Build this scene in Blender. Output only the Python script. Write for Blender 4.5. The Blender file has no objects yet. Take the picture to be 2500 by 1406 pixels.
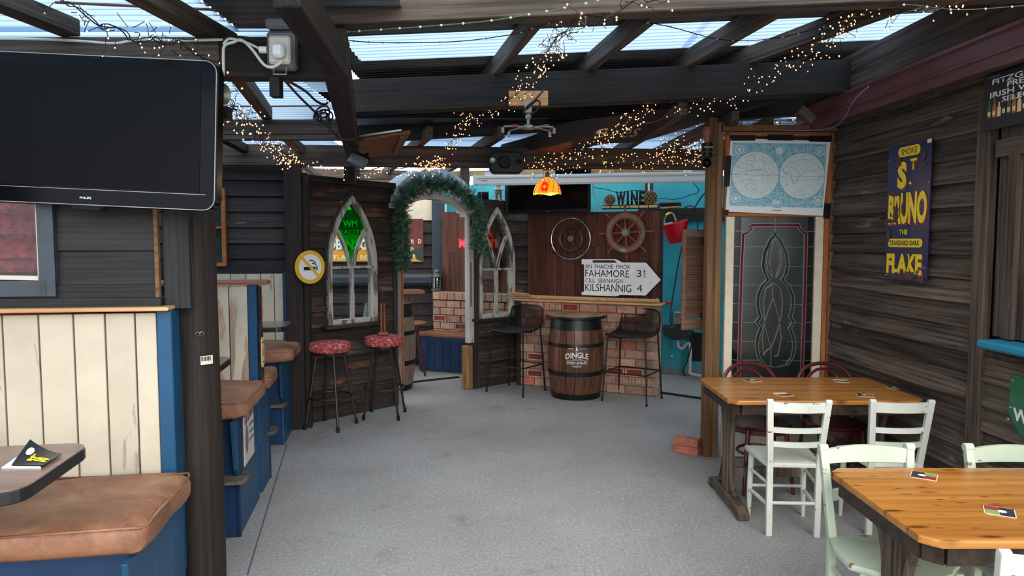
import bpy, bmesh, math, random
from mathutils import Vector as V, Matrix as M
random.seed(7)
C = bpy.context.scene.collection
S = bpy.context.scene
PI = math.pi
# ---------------------------------------------------------------- camera, sky, exposure
FPX = 1733.0; TH = math.atan((703-587)/FPX); CZ = 1.7
cam = bpy.data.objects.new('camera', bpy.data.cameras.new('camera')); C.objects.link(cam)
cam.location = (0, 0, CZ); cam.rotation_euler = (PI/2-TH, 0, 0)
cam.data.sensor_width = 36; cam.data.lens = 36*FPX/2500; cam.data.clip_start = .02; cam.data.clip_end = 200
S.camera = cam
S.view_settings.view_transform = 'Standard'; S.view_settings.look = 'None'
S.view_settings.gamma = 1; S.view_settings.use_curve_mapping = False
S.view_settings.exposure = 0.45
try:
    S.cycles.max_bounces = 8; S.cycles.transparent_max_bounces = 16; S.cycles.diffuse_bounces = 4
    S.cycles.sample_clamp_indirect = 4; S.cycles.caustics_reflective = False; S.cycles.caustics_refractive = False
except Exception: pass
w = bpy.data.worlds.new('overcast_sky'); S.world = w; w.use_nodes = True
nt = w.node_tree; bg = nt.nodes['Background']
tc = nt.nodes.new('ShaderNodeTexCoord'); sx = nt.nodes.new('ShaderNodeSeparateXYZ'); rp = nt.nodes.new('ShaderNodeValToRGB')
nt.links.new(tc.outputs['Generated'], sx.inputs[0]); nt.links.new(sx.outputs['Z'], rp.inputs[0]); nt.links.new(rp.outputs[0], bg.inputs[0])
rp.color_ramp.elements[0].position = 0.0; rp.color_ramp.elements[0].color = (.82, .87, .93, 1)
rp.color_ramp.elements[1].position = .6; rp.color_ramp.elements[1].color = (.93, .97, 1.0, 1)
bg.inputs[1].default_value = 1.75
sl = bpy.data.lights.new('overcast_sun', 'SUN'); sl.energy = 3.0; sl.angle = math.radians(55); sl.color = (1, .985, .95)
so = bpy.data.objects.new('overcast_sun', sl); C.objects.link(so); so.rotation_euler = V((-.20, .84, -.50)).to_track_quat('-Z', 'Y').to_euler()

# ---------------------------------------------------------------- photo geometry helpers (pixels to real points)
_c, _s = math.cos(TH), math.sin(TH)
def ray(x, y):
    dx = (x-1250)/FPX; dy = -(y-703)/FPX; k = _c+_s*dy
    return dx/k, (-_s+_c*dy)/k
def H(x, y, z=0.0):
    a, b = ray(x, y); Y = (z-CZ)/b; return V((a*Y, Y, z))
def W(x, y, Y):
    a, b = ray(x, y); return V((a*Y, Y, CZ+b*Y))
class Fr:      # a vertical plane: x along it, y away from the viewer, z up
    def __init__(s, P, d):
        d = V((d[0], d[1], 0)).normalized(); s.P = V((P[0], P[1], 0)); s.d = d; s.n = V((-d.y, d.x, 0))
        s.ang = math.atan2(d.y, d.x)
    def p(s, u, off, z): return s.P+s.d*u+s.n*off+V((0, 0, z))
    def px(s, x, y, off=0.0):
        a, b = ray(x, y); P = s.P+s.n*off
        Y = (P.x*s.d.y-P.y*s.d.x)/(a*s.d.y-s.d.x); q = V((a*Y, Y, 0))-P
        return q.dot(s.d), CZ+b*Y
    def root(s, u=0, off=0, z=0): return s.p(u, off, z), s.ang

# ---------------------------------------------------------------- materials
def srgb(c):
    return tuple((v/255/12.92 if v/255 <= .04045 else ((v/255+.055)/1.055)**2.4) for v in c)+(1,)
class NT:
    def __init__(s, name):
        s.m = bpy.data.materials.new(name); s.m.use_nodes = True; s.t = s.m.node_tree
        s.b = s.t.nodes['Principled BSDF']; s.o = s.t.nodes['Material Output']
    def n(s, typ, **k):
        n = s.t.nodes.new(typ)
        for a, b in k.items(): setattr(n, a, b)
        return n
    def l(s, a, b): s.t.links.new(a, b)
    def coord(s, scale=(1, 1, 1), rand=True):
        tc = s.n('ShaderNodeTexCoord'); mp = s.n('ShaderNodeMapping'); mp.inputs['Scale'].default_value = scale
        if rand:
            oi = s.n('ShaderNodeObjectInfo'); mu = s.n('ShaderNodeMath', operation='MULTIPLY'); mu.inputs[1].default_value = 37.0
            s.l(oi.outputs['Random'], mu.inputs[0]); ad = s.n('ShaderNodeVectorMath', operation='ADD')
            s.l(tc.outputs['Object'], ad.inputs[0]); s.l(mu.outputs[0], ad.inputs[1]); s.l(ad.outputs[0], mp.inputs[0])
        else: s.l(tc.outputs['Object'], mp.inputs[0])
        return mp.outputs[0]
    def noise(s, co, sc=1.0, det=5, ro=.6, dist=0.0):
        n = s.n('ShaderNodeTexNoise'); n.inputs['Scale'].default_value = sc; n.inputs['Detail'].default_value = det
        n.inputs['Roughness'].default_value = ro; n.inputs['Distortion'].default_value = dist; s.l(co, n.inputs['Vector']); return n.outputs['Fac']
    def ramp(s, f, stops):
        r = s.n('ShaderNodeValToRGB'); e = r.color_ramp.elements
        while len(e) < len(stops): e.new(.5)
        for i, (p, c) in enumerate(stops):
            e[i].position = p; e[i].color = c if len(c) == 4 else srgb(c)
        s.l(f, r.inputs[0]); return r.outputs[0]
    def mix(s, f, a, b, typ='MIX'):
        m = s.n('ShaderNodeMix', data_type='RGBA', blend_type=typ)
        if isinstance(f, float): m.inputs[0].default_value = f
        else: s.l(f, m.inputs[0])
        for i, v in ((6, a), (7, b)):
            if isinstance(v, tuple): m.inputs[i].default_value = v
            else: s.l(v, m.inputs[i])
        return m.outputs[2]
    def vary(s, col, amt, hue=0.0):
        oi = s.n('ShaderNodeObjectInfo'); mr = s.n('ShaderNodeMapRange'); mr.inputs[3].default_value = 1-amt; mr.inputs[4].default_value = 1+amt
        s.l(oi.outputs['Random'], mr.inputs[0]); hs = s.n('ShaderNodeHueSaturation'); s.l(mr.outputs[0], hs.inputs['Value']); s.l(col, hs.inputs['Color']); return hs.outputs[0]
    def bump(s, f, st, d=.01):
        b = s.n('ShaderNodeBump'); b.inputs['Strength'].default_value = st; b.inputs['Distance'].default_value = d
        s.l(f, b.inputs['Height']); s.l(b.outputs[0], s.b.inputs['Normal'])
    def fin(s, col=None, rough=.6, metal=0., spec=.5):
        if col is not None:
            if isinstance(col, tuple): s.b.inputs['Base Color'].default_value = col
            else: s.l(col, s.b.inputs['Base Color'])
        s.b.inputs['Roughness'].default_value = rough; s.b.inputs['Metallic'].default_value = metal
        s.b.inputs['Specular IOR Level'].default_value = spec
        return s.m
def wood(name, a, b, worn=None, wa=.55, ww=.08, scale=(1.2, 22, 22), rough=.7, bump=.5, vary=.25, spec=.3, knots=None):
    t = NT(name); co = t.coord(scale); f0 = t.noise(co, 1.0, 7, .65, .12)
    mx_ = max(scale); fs = tuple(v*(4.0 if v == mx_ else 1.6) for v in scale); f1 = t.noise(t.coord(fs), 1.0, 5, .6, .2)
    av = t.n('ShaderNodeMath', operation='MULTIPLY_ADD'); t.l(f1, av.inputs[0]); av.inputs[1].default_value = .55
    hv = t.n('ShaderNodeMath', operation='MULTIPLY'); t.l(f0, hv.inputs[0]); hv.inputs[1].default_value = .45; t.l(hv.outputs[0], av.inputs[2]); f = av.outputs[0]
    col = t.ramp(f, [(.39, a), (.59, b)])
    if worn:
        co2 = t.coord((scale[0]*1.6, scale[1]*.5, scale[2]*.5)); g = t.noise(co2, .8, 8, .7, .2)
        mk = t.ramp(g, [(wa, (0, 0, 0, 1)), (wa+ww, (1, 1, 1, 1))]); col = t.mix(mk, col, srgb(worn))
    if knots:
        co3 = t.coord((knots[0], knots[1], knots[2])); vo = t.n('ShaderNodeTexVoronoi'); vo.inputs['Scale'].default_value = 1; t.l(co3, vo.inputs['Vector'])
        mk = t.ramp(vo.outputs['Distance'], [(.03, (1, 1, 1, 1)), (.16, (0, 0, 0, 1))]); col = t.mix(mk, col, srgb(knots[3]))
    col = t.vary(col, vary); t.bump(f, bump, .006)
    return t.fin(col, rough, 0, spec)
def peel(name, paint, under, amt=.62, w=.03, scale=(1.5, 7, 7), rough=.6, vary=.06, bump=.5, tint=None):
    t = NT(name); co = t.coord(scale); f = t.noise(co, 1.0, 9, .62, .3)
    mk = t.ramp(f, [(amt, (0, 0, 0, 1)), (amt+w, (1, 1, 1, 1))])
    fine = t.noise(t.coord((scale[0]*.8, scale[1]*6, scale[2]*6)), 1.0, 4)
    uc = t.ramp(fine, [(.3, under), (.7, tuple(min(255, int(c*1.35)) for c in under))])
    pc = t.ramp(t.noise(t.coord((3, 3, 3)), 1.0, 5), [(.3, tuple(int(c*.9) for c in paint)), (.65, paint)])
    if tint: pc = t.mix(t.ramp(t.noise(t.coord((2, 5, 5)), 2., 8, .8), [(.6, (0, 0, 0, 1)), (.75, (1, 1, 1, 1))]), pc, srgb(tint))
    col = t.vary(t.mix(mk, pc, uc), vary); t.bump(mk, -bump, .004)
    return t.fin(col, rough, 0, .35)
def plain(name, col, rough=.5, metal=0., amt=.0, sc=8., bump=0., vary=0., spec=.5, emit=None):
    t = NT(name); c = srgb(col)
    if amt or bump:
        f = t.noise(t.coord((1, 1, 1)), sc, 6, .6)
        if amt: c = t.ramp(f, [(.3, tuple(max(0, int(v*(1-amt))) for v in col)), (.7, tuple(min(255, int(v*(1+amt*.6))) for v in col))])
        if bump: t.bump(f, bump, .005)
    if vary:
        if isinstance(c, tuple):
            r = t.n('ShaderNodeRGB'); r.outputs[0].default_value = c; c = r.outputs[0]
        c = t.vary(c, vary)
    m = t.fin(c, rough, metal, spec)
    if emit: t.b.inputs['Emission Color'].default_value = srgb(emit[0]); t.b.inputs['Emission Strength'].default_value = emit[1]
    return m
def glassy(name, tint, trans=.8, rough=.03, gl=(1, 1, 1)):
    t = NT(name); tr = t.n('ShaderNodeBsdfTransparent'); tr.inputs[0].default_value = srgb(tint)
    g = t.n('ShaderNodeBsdfGlossy'); g.inputs['Roughness'].default_value = rough; mx = t.n('ShaderNodeMixShader'); mx.inputs[0].default_value = 1-trans
    t.l(tr.outputs[0], mx.inputs[1]); t.l(g.outputs[0], mx.inputs[2]); t.l(mx.outputs[0], t.o.inputs[0]); return t.m
MT = {}
def mk():
    m = MT
    m['board'] = wood('stained_boards', (24, 22, 21), (54, 47, 42), (112, 84, 64), .63, .08, vary=.4)
    m['board_black'] = wood('black_stained_boards', (15, 15, 16), (38, 37, 37), (120, 92, 66), .70, .03, rough=.6, vary=.2)
    m['board_brown'] = wood('weathered_brown_boards', (34, 29, 26), (104, 90, 78), (164, 144, 126), .60, .10, scale=(1., 18, 18), vary=.5, bump=.9)
    m['board_fade'] = wood('partition_boards', (28, 25, 24), (66, 55, 48), (128, 80, 54), .57, .10, vary=.5)
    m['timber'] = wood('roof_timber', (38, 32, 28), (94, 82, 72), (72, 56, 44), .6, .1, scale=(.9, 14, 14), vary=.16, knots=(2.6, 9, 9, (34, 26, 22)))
    m['timber_dark'] = wood('dark_shaded_timber', (13, 11, 9), (38, 31, 26), None, scale=(.9, 14, 14), vary=.15)  # dark timber; its colour also carries the shade of the roof underside
    m['timber_post'] = wood('post_timber', (17, 13, 11), (42, 32, 26), (14, 10, 9), .6, .05, scale=(20, 20, .9), vary=.1)
    m['timber_vert'] = wood('brown_frame_timber', (84, 58, 36), (124, 92, 62), None, scale=(16, 16, 1.0), vary=.12)
    m['pinebatten'] = wood('raw_pine_batten', (176, 126, 84), (214, 168, 118), None, scale=(.8, 12, 12), vary=.08)
    m['orange_frame'] = wood('orange_stained_frame', (124, 70, 34), (164, 100, 54), None, scale=(1, 14, 14), vary=.08)
    m['cream'] = peel('cream_paint_planks', (190, 178, 156), (126, 114, 103), .60, .008, (1.6, 8, 8))
    m['cream_worn'] = peel('worn_cream_paint_planks', (196, 186, 168), (132, 114, 98), .47, .05)
    m['white_chip'] = peel('chipped_white_paint', (208, 210, 198), (96, 78, 62), .65, .01, (12, 30, 30), .45)
    m['green_chip'] = peel('chipped_pale_green_paint', (194, 206, 182), (110, 92, 66), .63, .01, (9, 22, 22), .45)
    m['white_old'] = peel('flaking_white_frame_paint', (178, 170, 160), (86, 76, 66), .52, .06, (14, 14, 3), .6)
    m['white_frame'] = peel('white_door_frame_paint', (190, 184, 176), (150, 140, 130), .66, .03, (8, 8, 2), .5)
    m['ivory'] = plain('ivory_frame_paint', (214, 202, 178), .5, 0, .06, 10)
    m['blue'] = peel('blue_paint', (24, 70, 104), (12, 40, 64), .62, .2, (2, 5, 5), .42, .1, .15)
    m['blue_dark'] = peel('dark_blue_paint', (16, 46, 80), (10, 30, 54), .6, .2, (5, 2, 5), .45, .08, .15)
    m['leather'] = NTleather()
    m['railwood'] = wood('red_brown_rail', (104, 62, 44), (144, 94, 70), None, scale=(1, 12, 12), rough=.4)
    m['tabledark'] = wood('brown_laminate_top', (108, 84, 76), (132, 106, 96), None, scale=(1.5, 8, 8), rough=.22, bump=.02, vary=.04, spec=.5)
    m['blackedge'] = plain('black_edge', (24, 22, 24), .35)
    m['black'] = plain('black_plastic', (13, 13, 15), .45, spec=.25)
    m['blackgloss'] = plain('black_gloss', (6, 7, 10), .15, spec=.14)
    m['screen'] = plain('dark_screen', (9, 9, 11), .5, spec=.1)
    m['silver'] = plain('brushed_silver', (196, 200, 204), .3, .8)
    m['chrome'] = plain('chrome', (210, 210, 212), .18, 1.)
    m['darkmetal'] = plain('dark_painted_metal', (44, 38, 36), .45, .3, .25, 20)
    m['blackmetal'] = plain('black_metal', (26, 26, 28), .4, .4)
    m['greymetal'] = plain('grey_metal', (150, 150, 146), .4, .7)
    m['hornmetal'] = plain('weathered_horn_metal', (112, 110, 96), .35, .7, .3, 12)
    m['white'] = plain('white_plastic', (222, 222, 220), .4)
    m['offwhite'] = plain('warm_white_plastic', (196, 188, 172), .45)
    m['grey'] = plain('mid_grey_plastic', (92, 94, 98), .5)
    m['slate'] = plain('slate_paint', (48, 56, 64), .5, 0, .2, 9)
    m['turq'] = turq()
    m['floor'] = floor_mat()
    m['mortar'] = plain('mortar', (150, 140, 130), .9, 0, .2, 30, .5)
    m['brick'] = brick_mat('old_brick', (156, 106, 84), (190, 156, 134))
    m['brickred'] = brick_mat('red_brick', (166, 84, 64), (188, 116, 94))
    m['hole'] = plain('brick_hole', (36, 28, 26), .9)
    m['frog'] = plain('brick_frog', (134, 50, 40), .8, 0, .2, 30)
    m['pine'] = pine_mat()
    m['pinedark'] = wood('dark_varnished_table_base', (32, 25, 21), (60, 46, 36), (98, 82, 66), .66, .06, scale=(6, 6, 6), rough=.4)
    m['tableleg'] = wood('worn_trestle_wood', (60, 48, 40), (104, 88, 74), None, scale=(14, 14, 1.6), rough=.6)
    m['bent'] = plain('oxblood_bentwood', (84, 26, 30), .28, 0, .15, 6)
    m['panel'] = wood('dark_red_brown_panel', (52, 28, 20), (96, 54, 38), (60, 34, 26), .6, .1, scale=(1.2, 16, 16), rough=.5, vary=.2)
    m['wheelred'] = peel('worn_red_wheel_paint', (150, 72, 60), (104, 84, 68), .62, .06, (8, 8, 8), .5)
    m['wheelgreen'] = peel('verdigris_wheel_rim', (120, 106, 84), (112, 156, 134), .56, .06, (9, 9, 9), .5)
    m['wheeldark'] = plain('dark_wheel_wood', (60, 38, 32), .4, 0, .3, 10)
    m['brass'] = plain('aged_brass', (168, 138, 84), .35, .8, .2, 12)
    m['verd'] = plain('verdigris_stud', (84, 156, 124), .5, .3)
    m['rope'] = plain('hemp_rope', (196, 160, 112), .85, 0, .25, 60, .6)
    m['barrel'] = wood('barrel_staves', (60, 36, 27), (112, 72, 50), (46, 28, 20), .6, .1, scale=(14, 14, 1.3), rough=.35, vary=.14, spec=.4)
    m['barreltop'] = wood('barrel_lid', (120, 92, 66), (190, 158, 118), (50, 40, 32), .55, .08, scale=(3, 9, 9), rough=.3)
    m['barrelgrey'] = wood('grey_barrel_staves', (92, 78, 68), (132, 114, 100), None, scale=(14, 14, 1.3), vary=.1)
    m['signwhite'] = peel('weathered_white_enamel', (250, 248, 248), (34, 30, 30), .70, .012, (9, 9, 9), .4, tint=(196, 186, 180))
    m['ink'] = plain('black_lettering', (14, 14, 16), .5)
    m['inkwhite'] = plain('white_lettering', (226, 226, 222), .5)
    m['redseat'] = tapestry()
    m['garland'] = plain('pine_needles', (70, 112, 84), .7, 0, .35, 9, vary=.0)
    m['garland_dark'] = plain('dark_pine_needles', (40, 68, 52), .7, 0, .3, 9)
    m['navy'] = rusty('navy_enamel', (20, 26, 74), (82, 58, 50), .68)
    m['yellow'] = rusty('yellow_enamel', (246, 212, 30), (96, 66, 48), .67)
    m['pinkred'] = plain('red_letter_shadow', (196, 70, 72), .4)
    m['rust'] = plain('rust', (84, 60, 54), .8, 0, .3, 20)
    m['signgreen'] = plain('green_enamel', (26, 98, 66), .3)
    m['shelfblue'] = plain('turquoise_shelf_paint', (40, 128, 160), .4, 0, .06, 6)
    m['maroon'] = plain('maroon_gutter', (104, 66, 68), .35, 0, .12, 5)
    m['moss'] = plain('mossy_soffit', (74, 60, 36), .9, 0, .5, 14, .8)
    m['opaque'] = plain('grey_corrugated_sheet', (92, 94, 98), .35, .2, .15, 3)
    m['opaque_shaded'] = plain('shaded_corrugated_sheet', (20, 20, 22), .5, .0, .15, 3, spec=.2); m['clear'] = sheet_mat()  # far roof sheets: underside shade put into a darker copy of the grey
    m['redwall'] = plain('dark_red_corrugated_paint', (160, 52, 60), .7, 0, .5, 30, .8)
    m['glass'] = glassy('clear_glass', (232, 238, 236), .97)
    m['glass_dirty'] = glassy('old_window_glass', (150, 170, 150), .8, .1)
    m['glass_green'] = glassy('green_glass', (50, 190, 70), .96)
    m['sg_clear'] = glassy('textured_dark_glass', (150, 150, 142), .82, .22)
    m['sg_green'] = plain('dark_green_glass', (20, 50, 40), .12)
    m['sg_red'] = plain('dark_red_glass', (96, 14, 30), .12)
    m['sg_edge'] = glassy('green_tinted_glass', (70, 100, 82), .85, .15)
    m['lead'] = plain('lead_came', (118, 120, 116), .4, .6)
    m['paper'] = plain('paper', (226, 228, 228), .7)
    m['mapblue'] = map_mat('map_blue_ground', (74, 150, 178), (178, 214, 220))
    m['mapdisc'] = map_mat('map_hemisphere', (186, 210, 212), (222, 230, 226), 22)
    m['mapdark'] = plain('map_dark_ink', (70, 128, 156), .7)
    m['tape'] = plain('black_tape', (12, 12, 14), .5, spec=.2)
    m['louvre'] = wood('shutter_wood', (92, 66, 50), (126, 94, 72), None, scale=(2, 14, 14), vary=.1)
    m['redplastic'] = plain('red_plastic', (206, 20, 40), .3)
    m['bucketwhite'] = plain('white_bucket', (206, 206, 202), .4)
    m['sink'] = plain('dark_sink', (44, 54, 54), .25)
    m['pipe'] = plain('grey_waste_pipe', (160, 160, 156), .5)
    m['cable'] = plain('black_cable', (20, 20, 22), .5)
    m['cablewhite'] = plain('white_cable', (200, 198, 186), .5)
    m['cableblue'] = plain('lilac_cable', (118, 112, 150), .5)
    m['cloth'] = plain('navy_banner_cloth', (20, 22, 36), .8, 0, .3, 4)
    m['clothbrown'] = plain('rust_banner_cloth', (132, 70, 44), .8, 0, .3, 4)
    m['sign_yellow_tin'] = rusty('orange_tin', (232, 160, 40), (110, 90, 70), .66)
    m['sign_green_tin'] = plain('dark_green_tin', (44, 66, 54), .5)
    m['signring'] = plain('mustard_sign', (222, 172, 52), .4)
    m['signface'] = plain('white_sign_face', (226, 226, 224), .4)
    m['neon'] = plain('red_neon', (255, 40, 60), .4, emit=((255, 42, 62), 3.2))
    m['bulb'] = plain('warm_led', (255, 214, 150), .4, emit=((255, 172, 92), 7.))
    m['bulb_off'] = plain('warm_white_led', (255, 240, 210), .4, emit=((255, 140, 120), 2.5))
    m['lampyellow'] = plain('amber_lamp_glass', (246, 170, 40), .3, emit=((255, 150, 26), .75))
    m['lampred'] = plain('red_lamp_glass', (220, 50, 26), .3, emit=((226, 44, 20), .8))
    m['redlens'] = plain('red_lens', (150, 20, 34), .2)
    m['lantern'] = plain('lantern_metal', (92, 94, 92), .35, .6, .3, 14)
    m['lanternpale'] = plain('pale_lantern_metal', (176, 168, 150), .4, .4, .2, 14)
    m['poster_red'] = plain('dark_red_poster', (112, 50, 46), .5, 0, .25, 5)
    m['label'] = plain('cream_bottle_label', (222, 196, 140), .6)
    m['labelred'] = plain('label_red', (150, 36, 30), .6)
    m['bottleprint'] = plain('dark_bottle_print', (34, 32, 32), .3, 0, .4, 24)
    m['posterpale'] = plain('pale_poster', (196, 190, 186), .6, 0, .04, 6)
    m['posterink'] = plain('maroon_script', (140, 34, 60), .6)
    m['greyink'] = plain('grey_print', (110, 104, 102), .6)
    m['coaster_red'] = plain('coaster_red', (150, 50, 56), .5)
    m['coaster_dark'] = plain('coaster_dark', (52, 44, 54), .5)
    m['coaster_green'] = plain('coaster_green', (120, 160, 84), .5)
    m['coaster_cream'] = plain('coaster_cream', (232, 216, 190), .5)
    m['doorwood'] = wood('grey_brown_door_boards', (50, 42, 37), (96, 82, 70), (140, 120, 100), .6, .12, scale=(1., 18, 18), vary=.2, bump=.8)
    m['greyledge'] = wood('grey_worn_ledge', (62, 56, 52), (110, 100, 92), None, scale=(2, 14, 14))
    m['stump'] = wood('raw_brown_stump', (120, 86, 50), (176, 136, 88), (80, 52, 30), .58, .08, scale=(16, 16, 1.6))
    m['debris'] = plain('pale_skirting_render', (150, 148, 144), .9, 0, .4, 14, .8)
def NTleather():
    t = NT('tan_leather'); f = t.noise(t.coord((1, 1, 1)), 3.2, 7, .6, .6)
    col = t.ramp(f, [(.3, (96, 62, 46)), (.52, (142, 98, 72)), (.72, (176, 134, 102))])
    g = t.noise(t.coord((1, 1, 1)), 5., 6, .6, 1.2); t.bump(g, .7, .02); return t.fin(t.vary(col, .1), .5, 0, .35)
def turq():
    t = NT('turquoise_masonry_paint'); co = t.coord((1, 1, 1), False)
    col = t.ramp(t.noise(co, 1.6, 6), [(.3, (22, 116, 130)), (.65, (38, 148, 162))])
    sx = t.n('ShaderNodeSeparateXYZ'); t.l(co, sx.inputs[0]); f = t.noise(co, 2.2, 8, .7)
    a = t.n('ShaderNodeMath', operation='MULTIPLY_ADD'); t.l(sx.outputs['Z'], a.inputs[0]); a.inputs[1].default_value = -1.0; t.l(f, a.inputs[2])
    mk = t.ramp(a.outputs[0], [(.28, (0, 0, 0, 1)), (.46, (1, 1, 1, 1))])
    col = t.mix(mk, col, srgb((96, 92, 84))); t.bump(f, .3, .01); return t.fin(col, .7)
def floor_mat():
    t = NT('concrete_floor'); co = t.coord((1, 1, 1), False)
    a = t.noise(co, .7, 6, .6); b = t.noise(co, 55., 4, .8)
    col = t.ramp(a, [(.3, (154, 151, 147)), (.7, (180, 178, 175))])
    sp = t.ramp(b, [(.34, (70, 70, 72)), (.5, (128, 128, 128)), (.7, (196, 196, 198))])
    col = t.mix(.5, col, sp, 'OVERLAY')
    dk = t.ramp(t.noise(co, 2.2, 8, .75), [(.56, (0, 0, 0, 1)), (.8, (1, 1, 1, 1))]); col = t.mix(dk, col, srgb((104, 102, 100)))
    ch = t.n('ShaderNodeTexVoronoi'); ch.inputs['Scale'].default_value = 16; t.l(co, ch.inputs['Vector'])
    mk = t.ramp(ch.outputs['Distance'], [(.05, (1, 1, 1, 1)), (.09, (0, 0, 0, 1))]); col = t.mix(mk, col, srgb((206, 206, 206)))
    t.bump(b, .35, .004); return t.fin(col, .75, 0, .35)
def brick_mat(n, a, b):
    t = NT(n); f = t.noise(t.coord((1, 1, 1)), 14., 7, .7); col = t.ramp(f, [(.3, a), (.7, b)])
    g = t.noise(t.coord((1, 1, 1)), 5., 7, .7); mk = t.ramp(g, [(.54, (0, 0, 0, 1)), (.66, (1, 1, 1, 1))]); col = t.mix(mk, col, srgb((158, 142, 128)))
    t.bump(f, .6, .006); return t.fin(t.vary(col, .28), .85)
def pine_mat():
    t = NT('varnished_pine'); f = t.noise(t.coord((.9, 16, 16)), 1., 7, .6, .5)
    col = t.ramp(f, [(.28, (134, 80, 30)), (.5, (172, 112, 48)), (.75, (196, 138, 70))])
    for sc, r0, r1 in (((3.6, 13, 3), .07, .20), ((8, 34, 6), .06, .2)):
        vo = t.n('ShaderNodeTexVoronoi'); t.l(t.coord(sc), vo.inputs['Vector']); vo.inputs['Scale'].default_value = 1
        mk = t.ramp(vo.outputs['Distance'], [(r0, (1, 1, 1, 1)), (r1, (0, 0, 0, 1))]); col = t.mix(mk, col, srgb((92, 46, 20)))
    return t.fin(col, .28, 0, .5)
def tapestry():
    t = NT('red_patterned_cushion'); vo = t.n('ShaderNodeTexVoronoi'); vo.inputs['Scale'].default_value = 34; t.l(t.coord((1, 1, 1)), vo.inputs['Vector'])
    col = t.ramp(vo.outputs['Distance'], [(.25, (150, 48, 50)), (.55, (166, 66, 64)), (.75, (186, 120, 106))])
    dk = t.ramp(t.noise(t.coord((1, 1, 1)), 26., 5, .7), [(.52, (0, 0, 0, 1)), (.62, (1, 1, 1, 1))]); col = t.mix(dk, col, srgb((96, 34, 36)))
    t.bump(vo.outputs['Distance'], .3, .004); return t.fin(col, .85)
def rusty(n, a, r, amt):
    t = NT(n); f = t.noise(t.coord((1, 1, 1), False), 9., 9, .6, .4); mk = t.ramp(f, [(amt-.02, (0, 0, 0, 1)), (amt, (1, 1, 1, 1))])
    return t.fin(t.mix(mk, srgb(a), srgb(r)), .32)
def map_mat(n, a, b, sc=30.):
    t = NT(n); f = t.noise(t.coord((1, 1, 1), False), sc, 6, .7, 1.2)
    return t.fin(t.ramp(f, [(.38, a), (.5, b), (.56, a), (.7, b)]), .55)
def sheet_mat():
    t = NT('translucent_corrugated_sheet'); tr = t.n('ShaderNodeBsdfTransparent'); f = t.noise(t.coord((.6, 3, 1)), 2., 4)
    c = t.ramp(f, [(.35, (.24, .33, .43, 1)), (.7, (.32, .42, .53, 1))]); t.l(c, tr.inputs[0])
    tl = t.n('ShaderNodeBsdfTranslucent'); tl.inputs[0].default_value = (.50, .68, .88, 1)
    gl = t.n('ShaderNodeBsdfGlossy'); gl.inputs['Roughness'].default_value = .25
    m1 = t.n('ShaderNodeMixShader'); m1.inputs[0].default_value = .35; t.l(tr.outputs[0], m1.inputs[1]); t.l(tl.outputs[0], m1.inputs[2])
    m2 = t.n('ShaderNodeMixShader'); m2.inputs[0].default_value = .04; t.l(m1.outputs[0], m2.inputs[1]); t.l(gl.outputs[0], m2.inputs[2])
    t.l(m2.outputs[0], t.o.inputs[0]); return t.m
mk()

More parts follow.
